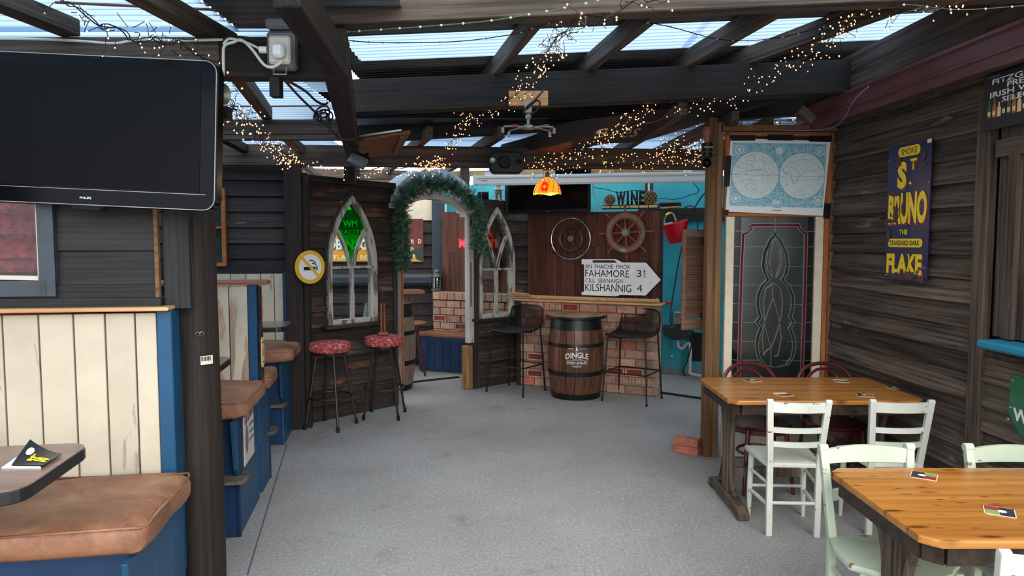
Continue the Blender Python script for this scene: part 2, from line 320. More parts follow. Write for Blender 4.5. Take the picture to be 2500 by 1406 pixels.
# ---------------------------------------------------------------- mesh helpers
class MB:
    def __init__(s): s.v = []; s.f = []; s.mi = []; s.cur = 0
    def add(s, vs, fs):
        n = len(s.v); s.v += [V(q) for q in vs]; s.f += [tuple(i+n for i in f) for f in fs]; s.mi += [s.cur]*len(fs); return s
    def box(s, c, d, rz=0., R=None):
        x, y, z = d[0]/2, d[1]/2, d[2]/2; R = R or M.Rotation(rz, 3, 'Z'); c = V(c)
        vs = [c+R@V((a*x, b*y, e*z)) for e in (-1, 1) for a, b in ((-1, -1), (1, -1), (1, 1), (-1, 1))]
        return s.add(vs, [(3, 2, 1, 0), (4, 5, 6, 7), (0, 1, 5, 4), (1, 2, 6, 5), (2, 3, 7, 6), (3, 0, 4, 7)])
    def beam(s, A, B, w, h, up=(0, 0, 1)):
        A, B = V(A), V(B); d = (B-A).normalized(); sd = d.cross(V(up)).normalized(); u = sd.cross(d)
        vs = [P+sd*(a*w/2)+u*(b*h/2) for P in (A, B) for a, b in ((-1, -1), (1, -1), (1, 1), (-1, 1))]
        return s.add(vs, [(0, 1, 2, 3), (7, 6, 5, 4), (4, 5, 1, 0), (5, 6, 2, 1), (6, 7, 3, 2), (7, 4, 0, 3)])
    def tube(s, pts, r, n=8, cap=True, closed=False):
        pts = [V(p) for p in pts]; N = len(pts); rr = r if isinstance(r, (list, tuple)) else [r]*N; rings = []; pu = None
        for i, p in enumerate(pts):
            if closed: d = pts[(i+1) % N]-pts[i-1]
            else: d = pts[min(i+1, N-1)]-pts[max(i-1, 0)]
            d.normalize()
            if pu is None:
                a = V((0, 0, 1)) if abs(d.z) < .9 else V((1, 0, 0)); u = d.cross(a).normalized()
            else: u = (pu-d*pu.dot(d)).normalized()
            pu = u; w = d.cross(u)
            rings.append([p+(u*math.cos(2*PI*k/n)+w*math.sin(2*PI*k/n))*rr[i] for k in range(n)])
        vs = [q for R in rings for q in R]; fs = []
        for i in range(N if closed else N-1):
            for k in range(n):
                a = i*n+k; b = i*n+(k+1) % n; j = (i+1) % N; fs.append((a, b, j*n+(k+1) % n, j*n+k))
        if cap and not closed: fs += [tuple(range(n-1, -1, -1)), tuple((N-1)*n+k for k in range(n))]
        return s.add(vs, fs)
    def cyl(s, A, B, r, r2=None, n=16): return s.tube([A, B], [r, r if r2 is None else r2], n)
    def lathe(s, prof, c=(0, 0, 0), n=20, R=None, a0=0., a1=2*PI):
        c = V(c); full = abs(a1-a0-2*PI) < 1e-6; m = n if full else n+1; vs = []; fs = []; R = R or M.Identity(3)
        for r, z in prof:
            for k in range(m):
                a = a0+(a1-a0)*k/n; vs.append(c+R@V((r*math.cos(a), r*math.sin(a), z)))
        for i in range(len(prof)-1):
            for k in range(n):
                b = (k+1) % m; fs.append((i*m+k, i*m+b, (i+1)*m+b, (i+1)*m+k))
        if full:
            if prof[0][0] > 1e-5: fs.append(tuple(range(m-1, -1, -1)))
            if prof[-1][0] > 1e-5: fs.append(tuple((len(prof)-1)*m+k for k in range(m)))
        return s.add(vs, fs)
    def torus(s, c, R, r, n=32, k=8, Rot=None, a0=0., a1=2*PI):
        Rot = Rot or M.Identity(3); c = V(c); full = abs(a1-a0-2*PI) < 1e-6
        pts = [c+Rot@V((R*math.cos(a0+(a1-a0)*i/n), R*math.sin(a0+(a1-a0)*i/n), 0)) for i in range(n if full else n+1)]
        return s.tube(pts, r, k, closed=full)
    def prism(s, o, y0, y1):            # outline in local xz, extruded along y
        n = len(o); vs = [V((x, y0, z)) for x, z in o]+[V((x, y1, z)) for x, z in o]
        fs = [tuple(range(n)), tuple(range(2*n-1, n-1, -1))]+[((i+1) % n, i, i+n, (i+1) % n+n) for i in range(n)]
        return s.add(vs, fs)
    def slab(s, o, z0, z1):             # outline in xy, extruded along z
        n = len(o); vs = [V((x, y, z0)) for x, y in o]+[V((x, y, z1)) for x, y in o]
        fs = [tuple(range(n-1, -1, -1)), tuple(range(n, 2*n))]+[(i, (i+1) % n, (i+1) % n+n, i+n) for i in range(n)]
        return s.add(vs, fs)
    def band(s, path, w, y0, y1, closed=False):   # flat band along a path in the local xz plane
        P = [V((x, z)) for x, z in path]; N = len(P); L = []; R = []
        for i in range(N):
            a = P[i-1] if (i or closed) else P[0]; b = P[(i+1) % N] if (i < N-1 or closed) else P[-1]
            d1 = (P[i]-a); d2 = (b-P[i]); d1 = d1.normalized() if d1.length > 1e-9 else d2.normalized(); d2 = d2.normalized() if d2.length > 1e-9 else d1
            d = (d1+d2); d = d.normalized() if d.length > 1e-6 else d1; nn = V((-d.y, d.x)); q = max(.35, nn.dot(V((-d1.y, d1.x))))
            L.append(P[i]+nn*(w/2/q)); R.append(P[i]-nn*(w/2/q))
        vs = []
        for i in range(N):
            for q in (L[i], R[i]):
                vs.append(V((q.x, y0, q.y))); vs.append(V((q.x, y1, q.y)))
        fs = []
        for i in range(N if closed else N-1):
            j = (i+1) % N; a = i*4; b = j*4
            fs += [(a, b, b+2, a+2), (a+1, a+3, b+3, b+1), (a, a+1, b+1, b), (a+2, b+2, b+3, a+3)]
        if not closed: fs += [(0, 2, 3, 1), (4*N-4, 4*N-3, 4*N-1, 4*N-2)]
        return s.add(vs, fs)
    def sphere(s, c, r, n=12, m=8, sz=1.):
        return s.lathe([(r*math.sin(PI*i/m) if 0 < i < m else 1e-6, -r*sz*math.cos(PI*i/m)) for i in range(m+1)], c, n)
    def grid(s, F, nu, nv):
        vs = [V(F(i/nu, j/nv)) for j in range(nv+1) for i in range(nu+1)]
        return s.add(vs, [(j*(nu+1)+i, j*(nu+1)+i+1, (j+1)*(nu+1)+i+1, (j+1)*(nu+1)+i) for j in range(nv) for i in range(nu)])
    def xf(s, m, i0=0):
        for i in range(i0, len(s.v)): s.v[i] = m@s.v[i]
        return s
    def build(s, name, mat, parent=None, smooth=False, bevel=0., fix=True, seg=1):
        me = bpy.data.meshes.new(name); me.from_pydata([tuple(q) for q in s.v], [], s.f)
        for m_ in (mat if isinstance(mat, (list, tuple)) else [mat]): me.materials.append(MT[m_] if isinstance(m_, str) else m_)
        me.polygons.foreach_set('material_index', s.mi)
        if bevel or fix:
            bm = bmesh.new(); bm.from_mesh(me)
            if fix: bmesh.ops.recalc_face_normals(bm, faces=bm.faces)
            if bevel:
                ed = [e for e in bm.edges if len(e.link_faces) == 2 and e.calc_face_angle(0) > .5]
                bmesh.ops.bevel(bm, geom=ed, offset=bevel, segments=seg, affect='EDGES', profile=.6)
            bm.to_mesh(me); bm.free()
        if smooth:
            me.polygons.foreach_set('use_smooth', [True]*len(me.polygons))
            try: me.set_sharp_from_angle(angle=.7)
            except Exception: pass
        o = bpy.data.objects.new(name, me); C.objects.link(o)
        if parent is not None: o.parent = parent
        return o
def thing(name, label, cat, loc=(0, 0, 0), rz=0., group=None):
    o = bpy.data.objects.new(name, None); C.objects.link(o); o.location = loc; o.rotation_euler = (0, 0, rz)
    o['label'] = label; o['category'] = cat; o.empty_display_size = .05
    if group: o['group'] = group
    return o
def tag(o, label, cat, group=None):
    o['label'] = label; o['category'] = cat
    if group: o['group'] = group
    return o
def struct(name, label=None):
    o = bpy.data.objects.new(name, None); C.objects.link(o); o['kind'] = 'structure'; o.empty_display_size = .05
    o['label'] = label or name.replace('_', ' '); o['category'] = 'structure'
    return o
def put(o, loc, rz=0.):
    o.location = loc; o.rotation_euler = (0, 0, rz); return o
def dup(root, loc, rz, label=None, group=None):
    r = root.copy(); C.objects.link(r); r.location = loc; r.rotation_euler = (0, 0, rz)
    if label: r['label'] = label
    if group: r['group'] = group
    for ch in list(root.children):
        c = ch.copy(); C.objects.link(c); c.parent = r
        for g in list(ch.children):
            d = g.copy(); C.objects.link(d); d.parent = c
    return r
_bx = {}
def boxmesh(L, t, w, mat, bev=.003):
    k = (round(L, 3), round(t, 3), round(w, 3), mat, bev)
    if k not in _bx:
        o = MB().box((0, 0, 0), (k[0], k[1], k[2])).build('plank', mat, None, bevel=min(bev, t*.35, w*.35)); _bx[k] = o.data
        bpy.data.objects.remove(o)
    return _bx[k]
def plank(name, parent, A, B, w, t, up, mat, bev=.003):
    A, B = V(A), V(B); X = (B-A); L = X.length; X.normalize(); Z = V(up); Z = (Z-X*Z.dot(X)).normalized(); Y = Z.cross(X)
    o = bpy.data.objects.new(name, boxmesh(L, t, w, mat, bev)); C.objects.link(o)
    o.parent = parent; m = M((X, Y, Z)).transposed().to_4x4(); m.translation = (A+B)/2; o.matrix_basis = m
    return o
_fc = {}
def text(parent, s, x, z, w, h, mat, y=0., bold=.02, name='lettering', shear=0., space=1., depth=.0015, curve=None, xf=None, rot=0.):
    cu = bpy.data.curves.new('t', 'FONT'); cu.body = s; cu.size = 1; cu.offset = bold; cu.shear = shear; cu.space_character = space
    cu.resolution_u = 3; cu.extrude = 0; ob = bpy.data.objects.new('t', cu); C.objects.link(ob)
    bpy.context.view_layer.update(); dg = bpy.context.evaluated_depsgraph_get(); me = bpy.data.meshes.new_from_object(ob.evaluated_get(dg))
    bpy.data.objects.remove(ob)
    xs = [v.co.x for v in me.vertices]; ys = [v.co.y for v in me.vertices]; x0, x1, y0, y1 = min(xs), max(xs), min(ys), max(ys)
    for v in me.vertices:
        a = (v.co.x-x0)/(x1-x0)-.5; b = (v.co.y-y0)/(y1-y0)-.5; X, Z = a*w, b*h
        if curve: Z += curve*(4*a*a)
        if rot: X, Z = X*math.cos(rot)-Z*math.sin(rot), X*math.sin(rot)+Z*math.cos(rot)
        q = V((x+X, y, z+Z)); v.co = xf(q) if xf else q
    me.materials.clear(); me.materials.append(MT[mat]); me.name = name
    o = bpy.data.objects.new(name, me); C.objects.link(o); o.parent = parent
    return o
def circ(cx, cz, r, n=24, rz=None, a0=0., a1=2*PI): return [(cx+r*math.cos(a0+(a1-a0)*i/n), cz+(rz or r)*math.sin(a0+(a1-a0)*i/n)) for i in range(n if a1-a0 > 6.28 else n+1)]
def rrect(cx, cz, w, h, r, n=4):
    o = []
    for sx, sz, a in ((1, 1, 0), (-1, 1, PI/2), (-1, -1, PI), (1, -1, 1.5*PI)):
        for i in range(n+1):
            t = a+PI/2*i/n; o.append((cx+sx*(w/2-r)+r*math.cos(t), cz+sz*(h/2-r)+r*math.sin(t)))
    return o
def smoothpath(P, k=6):
    P = [V(p) for p in P]; out = []
    for i in range(len(P)-1):
        a = P[max(i-1, 0)]; b = P[i]; c = P[i+1]; d = P[min(i+2, len(P)-1)]
        for j in range(k):
            t = j/k; out.append(.5*((2*b)+(c-a)*t+(2*a-5*b+4*c-d)*t*t+(3*b-a-3*c+d)*t*t*t))
    out.append(P[-1]); return out
# ================================================================ SETTING
FB = Fr((-1.591, 3.979), (.986, .166))        # booth row: x into the room, y away
FW = Fr((2.47, 5.5), (.04, -1))               # right wall: x towards the viewer
PL = Fr((-1.906, 6.521), (.681, .732))
AR = Fr((-1.197, 7.284), (.662, .750))
PR = Fr((-.453, 8.084), (.766, .642))
FC = Fr((.073, 8.317), (.914, -.406))         # brick counter front
FT = Fr((2.302, 8.79), (.914, -.406))         # turquoise wall
FN = Fr((-2.9, 10.0), (1, 0))                 # boarded wall of the back room
FS = Fr((1.50, 5.5), (1, 0))                  # stained glass screen
def rect(fr, x0, y0, x1, y1, off=0.):
    a = fr.px(x0, y0, off); b = fr.px(x1, y0, off); c = fr.px(x0, y1, off); d = fr.px(x1, y1, off)
    return (a[0]+c[0])/2, (c[1]+d[1])/2, (b[0]+d[0])/2, (a[1]+b[1])/2     # u0 z0 u1 z1
def cladding(par, fr, u0, u1, z0, z1, pitch, mat, opening=None, off=0., t=.018, cuts=()):
    z = z0; i = 0
    while z < z1-.02:
        h = min(pitch, z1-z); zm = z+h/2; segs = [(u0, u1)]
        if opening:
            ab = opening(zm)
            if ab: segs = [(u0, ab[0]), (ab[1], u1)]
        for a, b in segs:
            if b-a < .02: continue
            e = random.uniform(-.003, .003); j = random.uniform(-.004, .004)
            up = V((0, 0, 1))+fr.n*(.2+e*8)
            hh = h+.022
            A = fr.p(a, off-t*.4+e, zm); B = fr.p(b, off-t*.4+e, zm+j*.3)
            plank('board', par, A, B, hh, t, up, mat)
        z += pitch; i += 1
# floor
fl = struct('floor', 'speckled grey concrete floor')
o = MB().box((0, 3, -.05), (13, 17, .1)).build('slab', 'floor', fl)
a, b = H(604, 1404), H(700, 1085); MB().beam(a+V((0, 0, .0005)), b+V((0, 0, .0005)), .008, .003).build('seam', 'grey', fl)
# right wall
wr = struct('wall_right', 'dark weatherboarded wall on the right')
cladding(wr, FW, -.05, 1.66, .02, 2.6, .134, 'board_brown')
us, zs_ = FW.px(2450, 850)
cladding(wr, FW, 1.72, 3.6, .02, 1.16, .134, 'board_brown', off=.0)
for k in range(9):                               # upright boards above the shelf
    plank('board', wr, FW.p(1.86+k*.145, .0, 1.2), FW.p(1.86+k*.145, .0, 2.42), .142, .03, FW.d, 'doorwood')
plank('trim', wr, FW.p(1.70, -.02, 0), FW.p(1.70, -.02, 2.5), .1, .05, FW.d, 'doorwood')
plank('trim', wr, FW.p(1.93, -.035, 1.2), FW.p(1.93, -.035, 2.15), .07, .03, FW.d, 'doorwood')
plank('trim', wr, FW.p(1.8, -.035, 2.17), FW.p(3.3, -.035, 2.17), .09, .03, (0, 0, 1), 'doorwood')
plank('backing', wr, FW.p(-.1, .07, 1.3), FW.p(3.8, .07, 1.3), 2.7, .04, (0, 0, 1), 'board')
bs = struct('baseboard_right', 'pale crumbling render strip at the foot of the right wall')
MB().box(FW.p(1.6, -.03, .04), (.07, 3.4, .08), FW.ang+PI/2).build('strip', 'debris', bs)
# partition helper windows
def gothic(a, zs, h):
    c = (h*h-a*a)/(2*a)
    def hw(z): return a if z <= zs else (math.sqrt(max(0, (a+c)**2-(z-zs)**2))-c if z < zs+h else 0.)
    return hw
def gpath(uc, hw, zb, zs, h, n=9):
    zz = [zs+h*math.sin(PI/2*i/n) for i in range(n+1)]
    return [(uc-hw(zb), zb)]+[(uc-hw(z), z) for z in zz[:-1]]+[(uc, zs+h)]+[(uc+hw(z), z) for z in zz[-2::-1]]+[(uc+hw(zb), zb)]
def arch_window(name, fr, xl, xr, yb, xa, ya, label, green, sillw=.1):
    ul, zb = fr.px(xl, yb); ur, zb2 = fr.px(xr, yb-8); ua, za = fr.px(xa, ya); zb = (zb+zb2)/2
    uc = (ul+ur)/2; a = (ur-ul)/2; zs = zb+(za-zb)*.46; h = za-zs
    r, an = fr.root(uc, 0, 0); t = thing(name, label, 'window', r, an)
    w = .04; ai = a-w/2; hi = h-w*.8; hw = gothic(ai, zs, hi)
    fb = MB(); fb.band(gpath(0, hw, zb+w/2, zs, hi), w, -.055, .05); fb.box((0, -.0, zb+w*.5), (2*ai+w, .105, w))
    fb.build('frame', 'white_old', t)
    ob = MB(); ho = gothic(a+.02, zs, h+.02); ob.band(gpath(0, ho, zb, zs, h+.02), .022, -.03, .06); ob.build('outer_edge', 'board', t)
    MB().box((0, -.06, zb-.012), (2*a+.16, .15, .03)).build('sill', 'board', t)
    zm = zb+(za-zb)*.44
    MB().box((0, -.02, zm), (2*ai-.02, .05, .022)).build('crossbar', 'white_old', t)
    MB().box((0, -.02, (zb+zm)/2), (.022, .05, zm-zb)).build('mullion', 'white_old', t)
    zd = zm+.0; zt = zs+hi*.57
    for s in (-1, 1):
        p = [(s*.018+s*(hw(zt)-.02)*(q**1.35)*1.0, zd+(zt-zd)*(1-(1-q)**1.15)) for q in [i/8 for i in range(9)]]
        MB().band(p, .018, -.04, .01).build('tracery', 'white_old', t)
    e = .012
    for s in (-1, 1):
        MB().prism([(s*.018, zb+w), (s*(ai-.024), zb+w), (s*(ai-.024), zm), (s*.018, zm)], .0, .004).build('pane', 'glass', t)
        side = [(s*.03, zm)]+[(s*.018+s*(hw(zt)-.02)*(q**1.35), zd+(zt-zd)*(1-(1-q)**1.15)) for q in [i/6 for i in range(7)]]
        side += [(s*(hw(z)-.02), z) for z in (zt, (zt+zs)/2, zs, zm)]
        MB().prism(side, .0, .004).build('pane', 'glass' if green else 'glass_dirty', t)
    dm = [(-(hw(zt)-.02)*((i/6)**1.35), zd+(zt-zd)*(1-(1-i/6)**1.15)) for i in range(7)]
    up = [(-(hw(zt+(zs+hi-zt)*i/6)-.015), zt+(zs+hi-zt)*i/6) for i in range(1, 6)]+[(0, zs+hi-.02)]
    L = dm+up; o = L+[(-x, z) for x, z in L[-2:0:-1]]
    MB().prism(o, -.006, -.002).build('pane', 'glass_green' if green else 'glass_dirty', t)
    def opening(z):
        if z < zb-.02 or z > za+.0: return None
        g = max(.0, gothic(a, zs, h)(z)-.0); return (uc-g-.0, uc+g+.0)
    return opening
opL = arch_window('arched_window', PL, 797, 915, 792, 866, 478, 'flaking white arched window with a green diamond pane in the dark partition', True)
opR = arch_window('arched_window', PR, 1165, 1251, 778, 1211, 506, 'arched window with clear panes right of the green garland archway', False)
wp = struct('wall_partition_left', 'dark boarded partition with the green diamond window')
cladding(wp, PL, 0, 1.03, .0, 2.24, .149, 'board_fade', opL)
plank('cap', wp, PL.p(-.02, -.01, 2.27), PL.p(1.03, -.01, 2.25), .06, .06, (0, 0, 1), 'board')
plank('trim', wp, PL.p(.01, -.035, 0), PL.p(.01, -.035, 2.26), .05, .03, PL.d, 'board')
plank('trim', wp, PL.p(1.01, -.03, 0), PL.p(1.01, -.03, 2.2), .05, .03, PL.d, 'board')
wq = struct('wall_partition_right', 'dark boarded partition between the archway and the brick counter')
cladding(wq, PR, 0, .70, .0, 1.043, .149, 'board_fade', opR); cladding(wq, PR, 0, .885, 1.043, 2.12, .149, 'board_fade', opR)
plank('trim', wq, PR.p(.03, -.03, 0), PR.p(.03, -.03, 2.1), .06, .03, PR.d, 'board')
plank('cap', wq, PR.p(0, -.0, 2.15), PR.p(.89, .0, 2.12), .06, .05, (0, 0, 1), 'board')
plank('trim', wq, PR.p(.67, -.035, 0), PR.p(.67, -.035, 1.0), .05, .03, PR.d, 'board')
# post of slate boards beside the far television
pt = struct('trim_1', 'slate upright board at the left of the far television')
plank('upright', pt, PR.p(.50, -.05, 2.02), PR.p(.50, -.05, 2.38), .09, .04, PR.d, 'slate')
# archway (door frame)
aw = thing('archway', 'white arched doorway frame hung with a green garland', 'doorway', *AR.root())
rin = .49; cx = .535; zsp = 2.02
def ell(rx, rz, n=18, z=zsp): return [(cx+rx*math.cos(PI-PI*i/n), z+rz*math.sin(PI-PI*i/n)) for i in range(n+1)]
MB().band(ell(.56, .375), .13, -.06, .16).build('hood', plain('pale_grey_hood', (196, 200, 204), .5, 0, .05, 6), aw)
MB().band(ell(.50, .29), .018, -.072, -.058).build('hood_bead', 'white', aw)
MB().band(ell(.50, .20, z=1.97), .06, -.03, .08).build('inner_arch', 'white_frame', aw)
b = MB(); b.box((1.065, .0, 1.26), (.07, .07, 1.46)); b.box((1.11, -.04, 1.26), (.05, .04, 1.46)); b.box((1.035, .0, 1.26), (.02, .04, 1.46)); b.build('jamb', 'white_frame', aw, bevel=.006)
MB().box((1.065, -.038, 1.93), (.022, .012, .13)).build('latch_slot', 'ink', aw)
MB().box((1.062, -.037, 1.2), (.02, .006, .5)).build('grey_strip', 'grey', aw)
MB().box((1.035, -.0, .25), (.10, .10, .50)).build('wooden_stub', 'stump', aw, bevel=.012)
MB().box((1.11, .0, .3), (.05, .09, .6)).build('dark_stub', 'board', aw)
b = MB(); b.box((.02, .0, 1.02), (.05, .07, 2.04)); b.build('jamb', plain('grey_jamb', (120, 118, 114), .6, 0, .2, 8), aw)
MB().box((.058, .0, 1.05), (.022, .09, 1.55)).build('brown_stop', 'orange_frame', aw)
MB().box((.42, .02, 2.165), (.22, .03, .05)).build('lintel_light', 'redlens', aw)
MB().box((.53, .02, 2.165), (.5, .025, .06)).build('lintel_board', 'board', aw)
# booth wall with window, near
wb = struct('wall_booth_near', 'black stained boards above the near booth')
OB = -1.20
u0, z0, u1, z1 = rect(FB, 148, 620, 385, 736, OB)
for k, (za, zb) in enumerate(((1.47, z0+.5*(z1-z0)*2),)): pass
zz = [1.46, 1.665, 1.85, 2.03, 2.21, 2.38]
for k in range(5): plank('board', wb, FB.p(u0, OB-.01, (zz[k]+zz[k+1])/2), FB.p(u1, OB-.01, (zz[k]+zz[k+1])/2), zz[k+1]-zz[k]+.012, .022, V((0, 0, 1))+FB.n*.06, 'board_black')
plank('corner_trim', wb, FB.p(u1+.010, OB-.03, 1.47), FB.p(u1+.010, OB-.03, 2.38), .016, .03, FB.d, 'timber_vert')
plank('corner_board', wb, FB.p(u1+.075, OB-.0, 1.43), FB.p(u1+.075, OB-.0, 2.38), .1, .03, FB.d, 'board_black')
plank('top_board', wb, FB.p(-1.9, OB, 2.3), FB.p(0-.02, OB, 2.3), .2, .03, (0, 0, 1), 'board_black')
plank('ledge_board', wb, FB.p(-1.9, OB-.02, 1.455), FB.p(.02, OB-.02, 1.455), .05, .06, (0, 0, 1), 'board_black')
plank('ledge_board', wb, FB.p(-1.9, OB-.015, 1.50), FB.p(.0, OB-.015, 1.50), .06, .03, (0, 0, 1), 'board_black')
wn = struct('window_1', 'slate framed window onto a dark red corrugated wall')
v0, y0, v1, y1 = rect(FB, -60, 480, 146, 722, OB)
b = MB(); zb = y0; zt = 2.22
b.band([(v0, zb+.03), (v1-.03, zb+.03)], .06, OB-.05, OB+.03); b.band([(v1-.028, zb), (v1-.028, zt)], .056, OB-.05, OB+.03); b.band([(v0, zt), (v1, zt)], .06, OB-.05, OB+.03); b.band([(v0+.028, zb), (v0+.028, zt)], .056, OB-.05, OB+.03)
o = b.build('window_frame', 'slate', wn); put(o, *FB.root())
b = MB(); b.band([(v0, zb+.075), (v1-.06, zb+.068)], .016, OB-.035, OB+.01); b.band([(v1-.062, zb+.06), (v1-.062, zt)], .008, OB-.035, OB+.01)
o = b.build('putty_edge', 'offwhite', wn); put(o, *FB.root())
o = MB().prism([(v0, zb+.06), (v1-.06, zb+.06), (v1-.06, zt), (v0, zt)], OB-.012, OB-.008).build('pane', 'glass', wn); put(o, *FB.root())
rw = struct('wall_corrugated', 'dark red corrugated wall seen through the near window')
def fcor(u, v): return FB.p(-2.2+2.0*u, OB+.48+.026*math.sin(v*2*PI*14), .9+1.5*v)
MB().grid(fcor, 2, 112).build('sheet', 'redwall', rw, smooth=True, fix=False)
plank('inner_sill', rw, FB.p(-2.2, OB+.38, zb+.1), FB.p(-.2, OB+.38, zb+.1), .05, .06, (0, 0, 1), 'redwall')
# booth wall far
wf = struct('wall_booth_far', 'dark boarded wall behind the far booth')
OF = 2.62
cladding(wf, FB, -2.2, -.035, 1.40, 2.36, .142, 'board', off=OF)
u0, z0, u1, z1 = rect(FB, 500, 466, 551, 645, OF)
plank('ledge_board', wf, FB.p(-2.2, OF-.04, 1.43), FB.p(-.03, OF-.04, 1.43), .07, .05, (0, 0, 1), 'board_black')
plank('corner_trim', wf, FB.p(-.03, OF-.03, 1.4), FB.p(-.03, OF-.03, 2.36), .04, .04, FB.d, 'board')
w2 = struct('window_2', 'small brown framed two-pane window in the far boarded wall')
b = MB(); b.band([(u0, z0), (u1, z0), (u1, z1), (u0, z1)], .035, OF-.09, OF-.03, closed=True); b.box(((u0+u1)/2, OF-.06, (z0+z1)/2), (u1-u0, .05, .02))
o = b.build('window_frame', 'orange_frame', w2); put(o, *FB.root())
for za, zb2 in ((z0, (z0+z1)/2), ((z0+z1)/2, z1)):
    o = MB().prism([(u0, za+.012), (u1, za+.012), (u1, zb2-.012), (u0, zb2-.012)], OF-.055, OF-.05).build('pane', plain('dark_green_pane', (40, 60, 54), .08, 0, .5, 9), w2); put(o, *FB.root())
wl = struct('wall_left', 'dark boarded wall behind the booths on the left')
for k in range(17): plank('board', wl, FB.p(-2.15, -3.2, .075+k*.15), FB.p(-2.15, 3.0, .075+k*.15), .16, .02, (0, 0, 1), 'board')
MB().box((0, 0, 1.2), (3.2, .03, 2.4)).xf(M.Translation(FB.p(-1.6, 2.70, 0))@M.Rotation(FB.ang, 4, 'Z')).build('backing', 'board', wf)
# turquoise wall
wt = struct('wall_back', 'turquoise painted masonry wall behind the counter')
MB().box((-1.2, .1, 1.24), (7.4, .2, 2.48)).build('masonry', 'turq', wt).location = FT.P; wt.children[0].rotation_euler = (0, 0, FT.ang)
plank('dark_rail', wt, FT.p(-.75, -.03, 2.02), FT.p(1.6, -.03, 2.02), .16, .04, (0, 0, 1), 'board')
# side wall closing the alley on the right
wa = struct('wall_alley', 'turquoise end wall of the alley behind the glass screen')
MB().box((3.35, 7.0, 1.25), (.1, 3.2, 2.5)).build('masonry', 'turq', wa)
# back room boarded wall
wk = struct('wall_back_room', 'dark boarded wall of the back room')
cladding(wk, FN, -.3, 1.93, .0, 1.98, .165, 'board')
plank('pale_board', wk, FN.p(.9, -.01, 2.14), FN.p(1.93, -.01, 2.14), .32, .02, (0, 0, 1), 'ivory')
plank('slate_post', wk, FN.p(1.87, -.09, .5), FN.p(1.87, -.09, 2.5), .165, .05, FN.d, 'slate')
plank('white_edge', wk, FN.p(1.985, -.12, 1.0), FN.p(1.985, -.12, 2.2), .02, .03, FN.d, 'ivory')
plank('upper_board', wk, FN.p(-.3, .02, 2.4), FN.p(1.9, .02, 2.4), .3, .03, (0, 0, 1), 'timber')
plank('pipe', wk, FN.p(-.2, -.1, 1.15), FN.p(1.86, -.1, 1.15), .16, .12, (0, 0, 1), 'slate', .05)
# ================================================================ ROOF
rf = struct('ceiling', 'timber roof frame with corrugated sheets')
def zr(X): return .04*(X+1)
def beam(n, A, B, w, h, mat='timber'):
    return plank(n, rf, A, B, h, w, (0, 0, 1), mat, .005)
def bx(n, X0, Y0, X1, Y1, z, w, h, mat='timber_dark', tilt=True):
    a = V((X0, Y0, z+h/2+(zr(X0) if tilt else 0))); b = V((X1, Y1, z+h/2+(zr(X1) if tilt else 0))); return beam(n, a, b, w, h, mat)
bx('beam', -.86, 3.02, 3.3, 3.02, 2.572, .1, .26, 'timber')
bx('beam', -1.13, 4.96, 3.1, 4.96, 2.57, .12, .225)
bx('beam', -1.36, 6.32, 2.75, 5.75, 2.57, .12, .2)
bx('beam', -2.75, 6.3, 2.3, 6.75, 2.36, .08, .185, 'timber', False)
bx('beam', -3.1, 3.0, -1.20, 3.0, 2.365, .08, .165, 'timber', False); bx('beam', -1.20, 3.0, -.68, 3.0, 2.365, .08, .165, 'timber_dark', False)  # one beam: lit left and shaded right lengths put into two timber colours
bx('beam', -2.6, 4.75, -1.04, 4.75, 2.394, .06, .10, 'timber', False)
bx('beam', -2.6, 4.72, -1.04, 4.72, 2.356, .06, .032, 'timber', False)
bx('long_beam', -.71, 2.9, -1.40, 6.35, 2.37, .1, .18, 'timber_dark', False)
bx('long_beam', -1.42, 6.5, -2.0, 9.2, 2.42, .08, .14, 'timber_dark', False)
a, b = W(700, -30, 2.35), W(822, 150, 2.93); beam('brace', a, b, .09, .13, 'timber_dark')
bx('beam', -3., 8.6, -.55, 9.3, 2.46, .06, .12, 'timber', False)
def rafter(x0, y0, x1, y1, z, w=.05, h=.1, mat='timber', ex0=0., ex1=0.):
    a, b = H(x0, y0, z), H(x1, y1, z); d = (b-a).normalized(); a = a-d*ex0; b = b+d*ex1
    a.z += zr(a.x) if z > 2.7 else 0; b.z += zr(b.x) if z > 2.7 else 0
    beam('rafter', a+V((0, 0, h/2)), b+V((0, 0, h/2)), w, h, mat)
for q in ((1325, 72, 1205, 205), (1650, 45, 1450, 190), (1990, 38, 1715, 180), (2345, 42, 1985, 150)):
    rafter(*q, 2.79, .055, .12, 'timber', .5, 1.3)
rafter(1040, 345, 985, 392, 2.55, .06, .1, ex0=.2, ex1=2.3); rafter(1212, 345, 1140, 392, 2.55, .06, .1, ex0=.2, ex1=2.2)
for q in ((1640, 300, 1500, 385), (1760, 318, 1590, 390), (1850, 330, 1700, 400)): rafter(*q, 2.56, .06, .1, ex0=.3, ex1=1.5)
rafter(330, 0, 500, 91, 2.53, .085, .07, ex0=.5, ex1=.2); rafter(-60, 0, 175, 91, 2.53, .085, .07, ex0=.5)
rafter(578, 196, 652, 292, 2.5, .07, .08); rafter(375, 196, 520, 292, 2.5, .07, .08)
rafter(545, 346, 600, 374, 2.47, .07, .07, 'timber_dark'); rafter(700, 346, 735, 374, 2.47, .07, .07, ex1=.3); rafter(740, 410, 775, 436, 2.4, .05, .07, ex1=.5)
